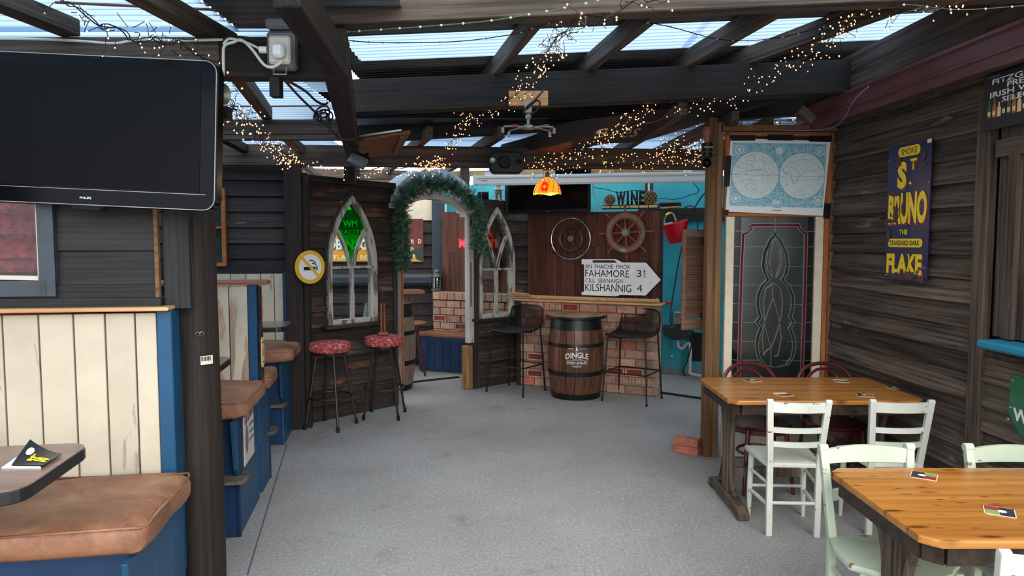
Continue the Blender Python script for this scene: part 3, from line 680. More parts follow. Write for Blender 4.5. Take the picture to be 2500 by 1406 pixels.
# timber along the gutter
plank('beam', rf, FW.p(-.1, -.16, 2.84), FW.p(2.6, -.16, 2.84), .24, .07, (0, 0, 1), 'timber')
def sheet(X0, X1, Y0, Y1, z, mat, tilt=True, am=.008):
    n = max(6, int((Y1-Y0)/.076*6)); b = MB()
    def f(u, v):
        X = X0+(X1-X0)*u; Y = Y0+(Y1-Y0)*v; return (X, Y, z+(zr(X) if tilt else 0)+am*math.sin(Y/.076*2*PI))
    b.grid(f, 1, n); return b.build('roof_sheet', mat, rf, smooth=True, fix=False)
for x0, x1 in ((-1.15, 1.2), (1.15, 3.5)):
    for y0, y1, m_ in ((2.75, 3.55, 'opaque'), (3.5, 4.37, 'opaque'), (4.34, 4.97, 'clear'), (4.94, 5.6, 'opaque'), (5.57, 6.25, 'opaque_shaded')):
        sheet(x0, x1, y0, y1, 2.925, m_)
for x0, x1 in ((-1.7, 1.0), (.95, 3.6)):
    for y0, y1 in ((5.9, 6.55), (6.52, 7.2), (7.17, 7.85), (7.82, 8.5)): sheet(x0, x1, y0, y1, 2.70, 'clear', False)
sheet(-1.5, 3.4, 5.2, 7.0, 2.86, 'opaque_shaded')
for k, (y0, y1) in enumerate(((.6, 1.3), (1.27, 1.95), (1.92, 2.6), (2.57, 3.25), (3.22, 3.9), (3.87, 4.55), (4.52, 5.2), (5.17, 5.85), (5.82, 6.5), (6.47, 7.1))):
    xr = -.24*y1 if y0 > 2.5 else -.6
    if y0 in (2.57,): sheet(-3.6, -1.22, y0, y1, 2.64, 'clear', False); sheet(-1.24, -.45, y0, y1, 2.655, 'opaque', False)
    elif y0 == 3.22: sheet(-3.6, -1.0, y0, y1, 2.64, 'clear', False); sheet(-1.04, -.8, y0, y1, 2.645, 'opaque', False)
    else: sheet(-3.6, xr, y0, y1, 2.64, 'clear', False)
for q in (((135, 6), (520, 24)), ((528, 259), (640, 260), (800, 258))):
    MB().tube([H(x, y, 2.622) for x, y in q], .006, 5).build('sealant_strip', 'maroon', rf)
# gutter and soffit
g = thing('gutter', 'long maroon gutter above the right-hand boarded wall', 'gutter', *FW.root())
MB().prism([(0, 0)]*0+[(-.2, 2.54), (2.7, 2.54), (2.7, 2.70), (-.2, 2.70)], -.215, -.19).build('fascia', 'maroon', g)
b = MB(); b.beam((-.2, -.222, 2.70), (2.7, -.222, 2.70), .03, .018); b.beam((-.2, -.222, 2.60), (2.7, -.222, 2.60), .012, .012); b.beam((-.2, -.21, 2.545), (2.7, -.21, 2.545), .02, .02); b.build('lip', 'maroon', g)
sf = struct('trim_2', 'mossy wooden soffit under the gutter')
MB().box((1.3, -.09, 2.575), (3.0, .2, .03)).build('soffit', 'moss', sf).location = FW.P; sf.children[0].rotation_euler = (0, 0, FW.ang)
# ================================================================ POSTS
t = thing('round_post', 'thick dark round timber post at the end of the near booth', 'post', (-1.327, 2.955, 0))
b = MB(); pr = [(.094+.004*math.sin(z*3.1), z) for z in [0, .3, .7, 1.1, 1.5, 1.9, 2.36]]; b.lathe(pr, n=20)
for v in b.v:
    a = math.atan2(v.y, v.x); k = 1-.03*max(0, math.cos(3*a+v.z*1.2)); v.x *= k; v.y *= k
b.build('trunk', 'timber_post', t, smooth=True)
for zc, an, L in ((.9, -1.72, 1.3), (1.35, -1.25, .9), (.5, -1.95, .7)):
    pts = [(.0955*math.cos(an+.05*math.sin(z*5)), .0955*math.sin(an+.05*math.sin(z*5)), zc-L/2+L*i/8) for i, z in ((i, zc-L/2+L*i/8) for i in range(9))]
    MB().tube(pts, .0016, 4).build('crack', 'ink', t)
b = MB()
for an, z in ((-1.05, 1.32), (-.9, 1.32)): b.torus((.097*math.cos(an), .097*math.sin(an), z), .008, .0018, 10, 4, M.Rotation(an+PI/2, 3, 'Z')@M.Rotation(PI/2, 3, 'X'))
b.build('screw_eye', 'hornmetal', t)
t = tag(MB().lathe([(.0985, -.018), (.0985, .018)], n=8, a0=-.98, a1=-.45).build('barcode_sticker', 'offwhite'), 'small barcode sticker on the thick round post', 'sticker'); t.location = (-1.327, 2.955, 1.21)
b = MB()
for i in range(9):
    an = -.93+.045*i; b.box((.0995*math.cos(an), .0995*math.sin(an), .006), (.0008, .002+.0015*(i % 3 == 0), .018), an)
b.build('bars', 'ink', t)
t = thing('square_post', 'dark square timber post beside the far booth and no-smoking sign', 'post', (-1.945, 6.36, 0), FB.ang)
MB().box((0, 0, 1.2), (.15, .14, 2.4)).build('shaft', 'timber_post', t, bevel=.008); MB().box((.1, .01, 1.15), (.05, .08, 2.3)).build('side_batten', 'timber_post', t, bevel=.004)
t = thing('screen_post', 'brown timber post at the left edge of the stained glass screen', 'post', (1.535, 5.53, 0))
MB().box((0, 0, 1.32), (.062, .1, 2.64)).build('shaft', 'timber_vert', t, bevel=.004); MB().box((.058, -.01, 1.3), (.05, .07, 2.6)).build('side_batten', 'timber_vert', t, bevel=.004)
a = W(855, 420, 6.75)
t = thing('roof_strut', 'short dark strut between the partition top and the roof', 'strut', (a.x, a.y, 0)); MB().box((0, 0, 2.36), (.1, .08, .26)).build('shaft', 'timber_dark', t)
a = W(1135, 460, 8.3); t = thing('roof_strut', 'brown strut behind the garland right of the archway', 'strut', (a.x, a.y, 0)); MB().box((0, 0, 2.3), (.1, .08, .5)).build('shaft', 'timber', t)
# ================================================================ BOOTHS
def rr2(cx, cy, w, h, r, k=8):
    c = rrect(cx, cy, w, h, r, 5); o = []
    for i, q in enumerate(c):
        o.append(q)
        if i % 6 == 5:
            n = c[(i+1) % len(c)]; o += [(q[0]+(n[0]-q[0])*j/k, q[1]+(n[1]-q[1])*j/k) for j in range(1, k)]
    return o
def cushion(par, x0, x1, y0, y1, z0, z1, bulge=.02):
    b = MB(); cx, cy, w, h = (x0+x1)/2, (y0+y1)/2, x1-x0, y1-y0; R = min(.055, h/4); vs = []
    prof = [(.09, 0.), (.02, .03), (.004, .16), (0, .35), (0, .66), (.006, .83), (.022, .95), (.055, 1.02), (.11, 1.05)]
    for d, q in prof:
        o = rr2(cx, cy, w-2*d, h-2*d, max(.012, R-d*.4)); N = len(o)
        for i, (x, y) in enumerate(o): 
            wv = .004*math.sin(i*1.3+x0*9)+.005*math.sin(x*11+y*7) if 0 < q < 1.05 else .004*math.sin(x*9+y*13); vs.append((x, y, z0+(z1-z0)*q+wv))
    fs = [(i+k*N, (i+1) % N+k*N, (i+1) % N+(k+1)*N, i+(k+1)*N) for k in range(len(prof)-1) for i in range(N)]
    m = len(vs); vs += [(cx, cy, z0), (cx, cy, z1+.012)]; fs += [(m, (i+1) % N, i) for i in range(N)]+[(m+1, i+(len(prof)-1)*N, (i+1) % N+(len(prof)-1)*N) for i in range(N)]
    b.add(vs, fs); c = b.build('cushion', 'leather', par, smooth=True)
    MB().tube([(x, y, z0+(z1-z0)*.88+.004*math.sin(i)) for i, (x, y) in enumerate(rr2(cx, cy, w-.008, h-.008, R))], .0045, 5, closed=True).build('piping', 'leather', c, smooth=True)
    return c
def side_panel(par, prof, xo, mat='blue'):
    # end panel of vertical planks, split along y
    ys = sorted(set(y for y, z in prof)); ya, yb = min(ys), max(ys)
    def zr_(y): return None
    return None
def booth(label, yb, group, near=True, far=False, tw=.10, x0=-1.9, planks='cream', top='rail', seatd=.63, edges=None, zt=1.43, xe=0., ov=.10, xs=0.):
    """yb: front face of the backrest; seats in front (towards viewer) and, if far, behind it."""
    t = thing('booth', label, 'booth', *FB.root(xe), group=group)
    ed = edges or [x0+.165*i for i in range(int(-x0/.165)+1)]+[-.055]
    ed = [e-xe for e in ed]; ed = sorted(e for e in ed if e < -.056)+[-.056]
    for a, b in zip(ed[:-1], ed[1:]):
        plank('back_plank', t, ((a+b)/2, yb+.01, .60), ((a+b)/2, yb+.01, zt-.01), b-a-.006, .02, (1, 0, 0), planks, .002)
    MB().box((x0/2-.02, yb+tw/2, .9), (-x0-.06, tw-.035, zt*.0+1.0)).build('core', 'board', t)
    MB().box((-.028, yb+tw/2, (zt+.35)/2+.0), (.055, tw+.012, zt-.35)).build('end_board', 'blue', t, bevel=.004)
    if top == 'rail': MB().box((x0/2+.03, yb+tw/2, zt+.012), (-x0+.08, tw+.05, .028)).build('top_rail', 'railwood', t, bevel=.01, seg=2)
    elif top == 'slim': MB().box((x0/2-.0, yb+tw/2-.02, zt+.008), (-x0, tw+.05, .014)).build('top_rail', 'pinebatten', t, bevel=.003)
    def seat(sy, y_front, y_back):      # sy=-1: faces the viewer
        f, bk = y_front, y_back; s = 1 if bk > f else -1
        # front boards: kick, upper
        MB().box((x0/2, f+s*.015, .165), (-x0-.004, .03, .33)).build('kick_board', 'blue_dark', t)
        MB().box((x0/2, f+s*.05, .51), (-x0-.004, .03, .36)).build('front_board', 'blue_dark', t)
        # end planks
        n = 3; yy = [f+(bk-f)*i/n for i in range(n+1)]
        for i in range(n):
            a, b_ = yy[i], yy[i+1]; g = s*.0025
            if i == 0: o = [(a, 0), (b_-g, 0), (b_-g, .69), (a-s*.085, .69), (a-s*.03, .40), (a+s*.02, .345), (a, .33)]
            else: o = [(a+g, 0), (b_-g, 0), (b_-g, .69), (a+g, .69)]
            m = MB(); m.prism([(y, z) for y, z in o], -.0, .022); m.xf(M(((0, 1, 0, -.0), (1, 0, 0, 0), (0, 0, 1, 0), (0, 0, 0, 1))))
            m.xf(M.Translation((xs, 0, 0))); m.build('end_plank', 'blue', t, bevel=.003)
        o = [(x0, f+s*.10), (x0, f-s*.075)]+[(-.0+.045*math.sin(q*PI/2/4), f-s*.02-s*.055*math.cos(q*PI/2/4)) for q in range(5)]+[(.045, f+s*.05), (.02, f+s*.10)]
        if s < 0: o = o[::-1]
        m = MB(); m.slab(o, .328, .355); m.build('footrest', 'greyledge', t, bevel=.004)
        c = cushion(t, x0, ov, min(f-s*.05, bk-s*.005), max(f-s*.05, bk-s*.005), .695, .80)
        MB().box((x0/2+.0, (f+bk)/2, .69), (-x0+.03, abs(bk-f)-.01, .02)).build('seat_board', 'blue_dark', t)
    if near: seat(-1, yb-seatd, yb)
    if far: seat(1, yb+tw+.32, yb+tw)
    return t
u = [FB.px(x, 900, -1.26)[0] for x in (10, 98, 183, 260, 333, 408)]
e1 = [u[0]-.17*k for k in range(8, 0, -1)]+u
b1 = booth('nearest booth with cream plank back and tan leather cushion, by the thick round post', -1.26, 'high booths with blue ends', edges=e1, top='slim', seatd=.52, x0=-1.9, xe=.06, ov=.065, xs=-.0)
u2 = [FB.px(x, 800, .62)[0] for x in (560, 607)]
b2 = booth('middle booth with worn cream planks, red-brown top rail and a seat each side', .62, 'high booths with blue ends', far=True, planks='cream_worn', edges=[u2[0]-.34, u2[0]-.17, u2[0], u2[1]], zt=1.415, x0=-1.5, xe=.035, ov=.055, xs=-.03)
u3 = [FB.px(x, 740, 2.50)[0] for x in (564, 602, 637, 670, 702)]
b3 = booth('farthest booth with cream plank back against the dark boarded wall', 2.50, 'high booths with blue ends', edges=[u3[0]-.26, u3[0]-.13]+u3, top=None, zt=1.41, x0=-1.5, xe=-.018, ov=.11)
# posters on booth ends
def onend(mb): return mb    # local yz plane at x = const: build in xz and swap
SW = M(((0, -1, 0, 0), (1, 0, 0, 0), (0, 0, 1, 0), (0, 0, 0, 1)))      # x->y, y->-x : faces +x
t = thing('poster', 'pale poster with maroon script on the blue end of the middle booth', 'poster', FB.p(.033, 0, 0), FB.ang)
MB().box((.245, -.001, .565), (.33, .006, .44)).xf(SW).build('board', 'slate', t); MB().box((.25, -.006, .575), (.29, .004, .40)).xf(SW).build('sheet', 'posterpale', t)
def swx(q): return SW@q
text(t, 'ASK FOR', .27, .735, .15, .022, 'ink', -.010, .01, xf=swx)
text(t, 'Old Cameron', .25, .665, .26, .085, 'posterink', -.010, .02, shear=.35, xf=swx, rot=.12)
for k, w_ in enumerate((.13, .12, .14)): MB().box((.31, -.010, .585-.045*k), (w_, .001, .014)).xf(SW).build('faded_print_line', 'greyink', t)
MB().prism(circ(.175, .52, .04, 16, .085), -.010, -.009).xf(SW).build('cask_print', 'greyink', t)
t = thing('bottle_sign', 'flat whiskey bottle cutout with cream label on the end of the middle booth', 'sign', FB.p(.041, .62, 0), FB.ang)
o = [(.02, 1.40), (.075, 1.40), (.072, 1.16), (.09, 1.10), (.098, 1.05), (.098, .78), (.085, .74), (.01, .74), (-.0, .78), (-.0, 1.05), (.008, 1.10), (.024, 1.16)]
MB().prism(o, -.014, -.0).xf(SW).build('bottle', 'bottleprint', t)
MB().prism(rrect(.049, .965, .088, .2, .03), -.018, -.014).xf(SW).build('label', 'label', t)
MB().prism([(.04, .94), (.058, .94), (.054, .99), (.05, 1.0), (.044, .99)], -.020, -.018).xf(SW).build('red_mark', 'labelred', t)
text(t, 'JAMESON', .049, 1.03, .075, .018, 'ink', -.020, .02, xf=swx); text(t, 'WHISKEY', .049, .90, .06, .014, 'ink', -.020, .01, xf=swx)
MB().box((.047, -.018, 1.27), (.02, .003, .14)).xf(SW).build('neck_label', 'labelred', t)
# booth tables
def booth_table(label, yc, xr, d, lift=0):
    t = thing('booth_table', label, 'table', FB.p(xr, yc, 0), FB.ang, 'booth tables')
    L = 1.1; o = [(-L, -d/2), (-.07, -d/2)]+[(-.07+.07*math.sin(a*PI/10), -d/2+.07-.07*math.cos(a*PI/10)) for a in range(1, 6)]+[(-.07+.07*math.cos(a*PI/10), d/2-.07+.07*math.sin(a*PI/10)) for a in range(0, 6)]+[(-L, d/2)]
    MB().slab(o, 1.01, 1.046).build('edge', 'blackedge', t, bevel=.004); MB().slab([(x*.998-.001, y*.985) for x, y in o], 1.046, 1.05).build('top', 'tabledark', t)
    MB().box((-.62, 0, .5), (.07, .07, 1.01)).build('leg', 'blackmetal', t); MB().box((-.62, 0, .012), (.4, .4, .024)).build('base_plate', 'blackmetal', t, bevel=.005)
    return t
T1 = booth_table('brown laminate table with black edge in front of the nearest booth, menu card on it', (2.03-3.979)/.986+.0, .0, .46)
a = H(213, 1100, 1.05); T1.location = (a.x-.0, 2.03, 0)
a = H(559, 880, 1.05); T2 = booth_table('brown laminate table end showing past the round post at the middle booth', 0, 0, .46); T2.location = (a.x, 3.74, 0)
a = H(706, 790, 1.05); T3 = booth_table('brown laminate table at the farthest booth, coaster on it', 0, 0, .4); T3.location = (a.x, 5.52, 0)
# menu card and leaflet
p = [H(x, y, 1.052) for x, y in ((28, 1140), (75, 1104), (152, 1112), (105, 1141))]
t = thing('menu_card', 'curled black card with yellow 36 on the nearest booth table', 'card', (0, 0, 0))
cc = sum(p, V())/4; t.location = cc
def cardf(u, v):
    A = p[0].lerp(p[3], u); B = p[1].lerp(p[2], u); q = A.lerp(B, v)-cc; q.z = .006+.035*(1-u)**2*v; return q
b = MB(); b.grid(cardf, 8, 6); i0 = len(b.v); b.grid(lambda u, v: cardf(u, v)-V((0, 0, .002)), 8, 6); b.build('card', plain('black_card', (40, 42, 46), .3), t)
def onc(q):
    u = q.x; v = q.z; r = cardf(min(1, max(0, u)), min(1, max(0, v))); return r+V((0, 0, .0015))
text(t, '36', .62, .36, .30, .62, 'yellow', 0, .05, xf=onc, rot=PI*.5)
MB().add([onc(V((x, 0, z))) for x, z in ((.37, .2), (.42, .2), (.42, .6), (.37, .6))], [(0, 1, 2, 3)]).build('yellow_line', 'yellow', t)
MB().add([onc(V((.22+.1*math.cos(k*PI/8), 0, .62+.17*math.sin(k*PI/8)))) for k in range(16)], [tuple(range(16))]).build('white_badge', 'inkwhite', t)
pp = [H(x, y, 1.0515) for x, y in ((4, 1143), (40, 1118), (90, 1128), (100, 1143))]
t = tag(MB().slab([(q.x, q.y) for q in pp][::-1], 1.0505, 1.0545).build('leaflet', 'paper'), 'pale leaflet under the black 36 card', 'leaflet')
a = H(560, 868, 1.05)
# ================================================================ NEAR TELEVISION
t = thing('television', 'large black flat television with rounded corners at the upper left', 'television', (0, 0, 0))
hw, hh = .475, .272; cpos = W(222, 322, 2.64); t.location = cpos; t.rotation_euler = (0, math.radians(2.6), 0)
body = rrect(0, 0, 2*hw, 2*hh, .045, 6)
MB().prism(body, -.03, .03).build('casing', 'blackgloss', t, bevel=.006)
o = rrect(0, 0, 2*hw-.008, 2*hh-.008, .042, 6); MB().band(o, .0028, -.034, -.03, closed=True).build('silver_rim', 'greymetal', t)
MB().prism([(-.435, -.205), (.415, -.205), (.415, .232), (-.435, .232)], -.032, -.0295).build('screen', 'screen', t)
MB().box((0, -.0325, -.212), (.88, .002, .002)).build('trim_line', 'greymetal', t)
text(t, 'PHILIPS', -.0, -.243, .042, .0085, 'silver', -.0312, .03)
b = MB(); o = [(-.07, -hh+.004), (-.045, -hh-.012), (.045, -hh-.012), (.07, -hh+.004)]; b.prism(o, -.025, .02).build('lower_lip', 'blackgloss', t)
b = MB(); b.box((0, .1, 0), (.3, .14, .2)); b.box((.28, .2, .12), (.3, .05, .05)); b.build('wall_bracket', 'blackmetal', t)
# ================================================================ RIGHT-HAND TABLES
def trestle(par, x, yl):
    b = MB()
    o = [(-yl, .0), (-yl, .05), (-yl+.05, .075), (-.09, .085), (.09, .085), (yl-.05, .075), (yl, .05), (yl, 0), (yl-.07, 0), (yl-.08, .02), (-yl+.08, .02), (-yl+.07, 0)]
    b.prism(o, -.035, .035); b.xf(M(((0, 1, 0, x), (1, 0, 0, 0), (0, 0, 1, 0), (0, 0, 0, 1)))); b.build('foot', 'tableleg', par, bevel=.005)
    b = MB(); b.box((x, .035, .38), (.045, .045, .6)); b.box((x, -.035, .38), (.045, .045, .6)); b.build('column', 'tableleg', par, bevel=.006)
    b = MB()
    for s in (-1, 1):
        P = [(x, s*.065, .22), (x, s*.07, .45), (x, s*.09, .55), (x, s*.14, .63), (x, s*.25, .675)]; b.tube(smoothpath(P, 4), .019, 8)
        P = [(x, s*.065, .40), (x, s*.072, .22), (x, s*.10, .13), (x, s*.17, .085)]; b.tube(smoothpath(P, 4), .018, 8)
    b.build('bracket', 'tableleg', par, smooth=True)
def pine_table(label, loc):
    t = thing('pine_table', label, 'table', loc, 0, 'pine tables')
    Wd, D, c = 1.175, .73, .05
    def ch(w, d, c_): return [(c_, 0), (w-c_, 0), (w, c_), (w, d-c_), (w-c_, d), (c_, d), (0, d-c_), (0, c_)]
    MB().slab(ch(Wd, D, c), .722, .75).build('top', 'pine', t, bevel=.007, seg=2)
    b = MB()
    for A, B in (((.08, .035, .69), (Wd-.08, .035, .69)), ((.08, D-.035, .69), (Wd-.08, D-.035, .69)), ((.035, .08, .69), (.035, D-.08, .69)), ((Wd-.035, .08, .69), (Wd-.035, D-.08, .69)),
                 ((.035, .08, .69), (.08, .035, .69)), ((Wd-.035, .08, .69), (Wd-.08, .035, .69)), ((.035, D-.08, .69), (.08, D-.035, .69)), ((Wd-.035, D-.08, .69), (Wd-.08, D-.035, .69))):
        b.beam(A, B, .03, .064)
    b.build('apron', 'pinedark', t)
    e = bpy.data.objects.new('trestle', None)
    for x in (.11, Wd-.11):
        for o_ in (1,):
            n0 = set(t.children); trestle(t, x, .33)
            for ch_ in set(t.children)-n0: ch_.location.y += D/2
    MB().box((Wd/2, D/2, .2), (Wd-.22, .03, .06)).build('stretcher', 'tableleg', t)
    return t
TA = pine_table('varnished pine table farther away, beside the stained glass screen, with white chairs', (1.295, 4.165, 0))
TB = pine_table('varnished pine table nearest the viewer at the lower right corner', (1.315, 2.19, 0))
def coaster(px, py, rz, z, kind, label):
    c = H(px, py, z); t = thing('coaster', label, 'coaster', (c.x, c.y, z), rz, 'printed beer mats on the pine tables')
    a = .047; MB().slab(rrect(0, 0, 2*a, 2*a, .01), .0003, .002).build('card', 'coaster_cream', t)
    q = [(-.044, -.044, .0, .044, 'coaster_dark'), (.0, -.044, .044, .0, 'coaster_red'), (.0, .0, .044, .044, 'coaster_green')]
    if kind: q = [(-.044, -.044, .044, .044, 'coaster_dark')]
    if kind == 2: q = [(-.044, -.044, .01, .01, 'coaster_red'), (-.04, .012, .044, .044, 'coaster_cream'), (.012, -.044, .044, .01, 'coaster_dark')]
    for x0, y0, x1, y1, m_ in q: MB().slab([(x0, y0), (x1, y0), (x1, y1), (x0, y1)], .002, .0023).build('print', m_, t)
    MB().slab(circ(-.008, .0, .014, 12), .0024, .0027).build('emblem', 'coaster_cream' if kind != 2 else 'coaster_green', t)
    return t
zt_ = .7505
coaster(1838, 929, .3, zt_, 0, 'beer mat at the left rear of the farther pine table')
coaster(2054, 930, -.2, zt_, 2, 'beer mat at the rear middle of the farther pine table')
coaster(2185, 946, .2, zt_, 1, 'dark beer mat at the right end of the farther pine table')
coaster(1912, 963, .25, zt_, 2, 'red beer mat behind the left white chair on the farther table')
coaster(2112, 965, -.3, zt_, 0, 'beer mat left of the right-hand white chair back on the farther table')
coaster(2256, 1162, -.6, zt_, 0, 'red and green beer mat in the middle left of the nearest pine table')
coaster(2440, 1249, 2.6, zt_, 0, 'red and green beer mat near the right edge of the nearest pine table')
# ================================================================ WHITE AND GREEN CHAIRS (face +y)
def ladder_chair(name, label, mat, loc, rz, grp, wide=0., mode=0):
    t = thing(name, label, 'chair', loc, rz, grp); k = wide
    wb, wf, d = .135+k/2, .165+k/2, .33
    zs = .43
    o = [(-wb-.02, -.005), (wb+.02, -.005), (wf+.025, d+.02), (-wf-.025, d+.02)]
    if mode: o = [(-wb-.015, -.01), (wb+.015, -.01), (wf+.02, .12), (wf+.03, .26)]+[((wf-.03)*math.cos(a)+.0, .30+.09*math.sin(a)) for a in (.2, .7, 1.2, PI/2, PI-1.2, PI-.7, PI-.2)]+[(-wf-.03, .26), (-wf-.02, .12)]
    MB().slab(o, zs-.028, zs).build('seat', mat, t, bevel=.008, seg=2, smooth=True)
    for s in (-1, 1):
        P = [V((s*wb, 0, 0)), V((s*(wb+.002), -.0, zs)), V((s*(wb+.026), -.055, .80))]
        b = MB(); 
        for i, (A, B) in enumerate(zip(P[:-1], P[1:])): b.beam(A-V((0, 0, .004))*(i > 0), B, .034, .030, (0, 1, 0))
        b.cyl((P[2].x-.017, P[2].y, .797), (P[2].x+.017, P[2].y, .797), .0155, n=12) if not mode else b.cyl((P[2].x-.019, P[2].y, .80), (P[2].x+.019, P[2].y, .80), .019, n=12)
        b.build('back_post', mat, t, bevel=.005, seg=2)
        MB().tube([(s*wf, d-.02, 0), (s*(wf-.004), d-.02, .2), (s*(wf-.01), d-.025, zs-.02)], [.012, .017, .019], 10).build('leg', mat, t, smooth=True)
        MB().tube([(s*wb, .01, .17), (s*(wf+wb)/2, d/2, .172), (s*wf, d-.03, .17)], [.009, .013, .009], 8).build('side_stretcher', mat, t, smooth=True)
        MB().tube([(s*wb, .01, .30), (s*wf, d-.03, .30)], .009, 8).build('side_stretcher', mat, t, smooth=True)
    for z, h, w_ in (((.765, .058, 0), (.63, .030, 0), (.545, .030, 0)) if not mode else ((.765, .062, 0), (.60, .045, 0))):
        f = (z-zs)/(.8-zs); xw = wb+.004+.022*f-.014; y = -.055*f
        def rail(u, v, xw=xw, y=y, z=z, h=h): 
            return (xw*(2*u-1), y-.022*(1-(2*u-1)**2), z+h*(v-.5)+(.012*(1-(2*u-1)**2) if v > .5 and mode else 0))
        b = MB(); n = 8; vs = []
        for i in range(n+1):
            for v in (0, 1):
                q = V(rail(i/n, v)); vs += [q+V((0, -.008, 0)), q+V((0, .008, 0))]
        fs = []
        for i in range(n):
            a = i*4; c = a+4; fs += [(a, c, c+2, a+2), (a+1, a+3, c+3, c+1), (a, a+1, c+1, c), (a+2, c+2, c+3, a+3)]
        fs += [(0, 2, 3, 1), (4*n, 4*n+1, 4*n+3, 4*n+2)]; b.add(vs, fs); b.build('back_rail', mat, t, smooth=True)
    MB().tube([(-wf, d-.02, .19), (wf, d-.02, .19)], .010, 8).build('front_stretcher', mat, t, smooth=True)
    MB().tube([(-wb, 0, .195), (wb, 0, .195)], .010, 8).build('rear_stretcher', mat, t, smooth=True)
    return t
ladder_chair('white_chair', 'chipped white ladder-back chair at the left of the farther pine table', 'white_chip', (1.615, 3.985, 0), -.06, 'white chairs')
ladder_chair('white_chair', 'chipped white ladder-back chair second from left at the farther pine table', 'white_chip', (2.19, 3.985, 0), -.04, 'white chairs')
ladder_chair('white_chair', 'chipped white chair top at the near side of the nearest pine table', 'white_chip', (1.60, 2.04, 0), -.05, 'white chairs', .03)
ladder_chair('green_chair', 'pale green chair tucked behind the left end of the nearest pine table', 'green_chip', (1.545, 2.985, 0), PI+.03, 'pale green chairs', .06, 1)
ladder_chair('green_chair', 'pale green chair behind the nearest pine table by the boarded wall', 'green_chip', (2.18, 2.985, 0), PI-.03, 'pale green chairs', .06, 1)
# ================================================================ BENTWOOD CHAIRS (face -y when rz=0)
def bentwood(label, loc, rz):
    t = thing('bentwood_chair', label, 'chair', loc, rz, 'oxblood bentwood chairs')
    MB().lathe([(.0001, .43), (.17, .43), (.195, .437), (.2, .445), (.195, .455), (.18, .458), (.0001, .452)], (0, -.16, 0), 28).build('seat', 'bent', t, smooth=True)
    MB().lathe([(.185, .40), (.19, .40), (.19, .432), (.185, .432)], (0, -.16, 0), 28).build('seat_ring', 'bent', t, smooth=True)
    def loop(w, top, y0, zb): return smoothpath([(-w*.88, y0, zb), (-w*.96, y0+.02, .55), (-w, y0+.05, .68), (-w*.78, y0+.075, top-.05), (-w*.38, y0+.085, top-.008), (0, y0+.088, top), (w*.38, y0+.085, top-.008), (w*.78, y0+.075, top-.05), (w, y0+.05, .68), (w*.96, y0+.02, .55), (w*.88, y0, zb)], 4)
    MB().tube(loop(.195, .82, -.02, .43), .0135, 8).build('back_hoop', 'bent', t, smooth=True)
    MB().tube(loop(.125, .775, .0, .44), .0105, 8).build('inner_hoop', 'bent', t, smooth=True)
    for s in (-1, 1):
        MB().tube([(s*.165, -.03, .44), (s*.175, .01, .2), (s*.19, .06, 0)], [.015, .014, .011], 8).build('leg', 'bent', t, smooth=True)
        MB().tube([(s*.13, -.29, .43), (s*.15, -.31, .2), (s*.17, -.34, 0)], [.017, .015, .011], 8).build('leg', 'bent', t, smooth=True)
    MB().torus((0, -.16, .25), .145, .010, 28, 8).build('leg_ring', 'bent', t, smooth=True)
    return t
bentwood('dark red bentwood chair behind the left half of the farther pine table', (1.70, 4.985, 0), .05)
bentwood('dark red bentwood chair behind the right half of the farther pine table', (2.235, 4.985, 0), -.05)
# ================================================================ LOOSE BRICKS
a = H(1690, 1112)
for k in range(2):
    t = tag(MB().box((0, 0, .031), (.2, .1, .062)).build('loose_brick', 'brickred', None, bevel=.006), ('lower' if k == 0 else 'upper')+' of two loose red bricks stacked on the floor by the screen post', 'brick', 'loose bricks by the post')
    t.location = (a.x-.02-.006*k, a.y+.07, .064*k); t.rotation_euler = (0, 0, -.62+.07*k)
# ================================================================ BRICKWORK
def brick_meshes():
    out = []
    for kind in ('plain', 'plain2', 'frog', 'holes', 'plain3'):
        b = MB(); L, Hh, T = .205, .089, .05
        if kind == 'frog':
            a, c = L/2-.028, Hh/2-.022
            v = [(-L/2, -T/2, -Hh/2), (L/2, -T/2, -Hh/2), (L/2, -T/2, Hh/2), (-L/2, -T/2, Hh/2), (-a-.008, -T/2, -c-.006), (a+.008, -T/2, -c-.006), (a+.008, -T/2, c+.006), (-a-.008, -T/2, c+.006)]
            v += [(-a, -T/2+.012, -c), (a, -T/2+.012, -c), (a, -T/2+.012, c), (-a, -T/2+.012, c)]+[(x, T/2, z) for x, z in ((-L/2, -Hh/2), (L/2, -Hh/2), (L/2, Hh/2), (-L/2, Hh/2))]
            f = [(0, 1, 5, 4), (1, 2, 6, 5), (2, 3, 7, 6), (3, 0, 4, 7)]; b.add(v, f); b.cur = 1
            n = 0; b.f += [(4, 5, 9, 8), (5, 6, 10, 9), (6, 7, 11, 10), (7, 4, 8, 11), (8, 9, 10, 11)]; b.mi += [1]*5; b.cur = 0
            b.f += [(0, 12, 13, 1), (1, 13, 14, 2), (2, 14, 15, 3), (3, 15, 12, 0)]; b.mi += [0]*4
            o = b.build('brick', ['brick', 'frog'])
        else:
            b.box((0, 0, 0), (L-.004*(kind == 'plain2'), T, Hh-.006*(kind == 'plain3'))); 
            o = b.build('brick', ['brickred' if kind == 'plain3' else 'brick', 'hole'], bevel=.005)
            if kind == 'holes':
                bm = bmesh.new(); bm.from_mesh(o.data)
                for i in range(5):
                    for j in (-1, 0, 1):
                        if (i+j) % 2 == 0 and j == 0: continue
                        ret = bmesh.ops.create_circle(bm, cap_ends=True, radius=.0062, segments=7, matrix=M.Translation((-.07+.035*i, -T/2-.0006, .026*j))@M.Rotation(PI/2, 4, 'X'))
                        for v in ret['verts']:
                            for f in v.link_faces: f.material_index = 1
                bm.to_mesh(o.data); bm.free()
        out.append(o.data); bpy.data.objects.remove(o)
    return out
BM = brick_meshes()
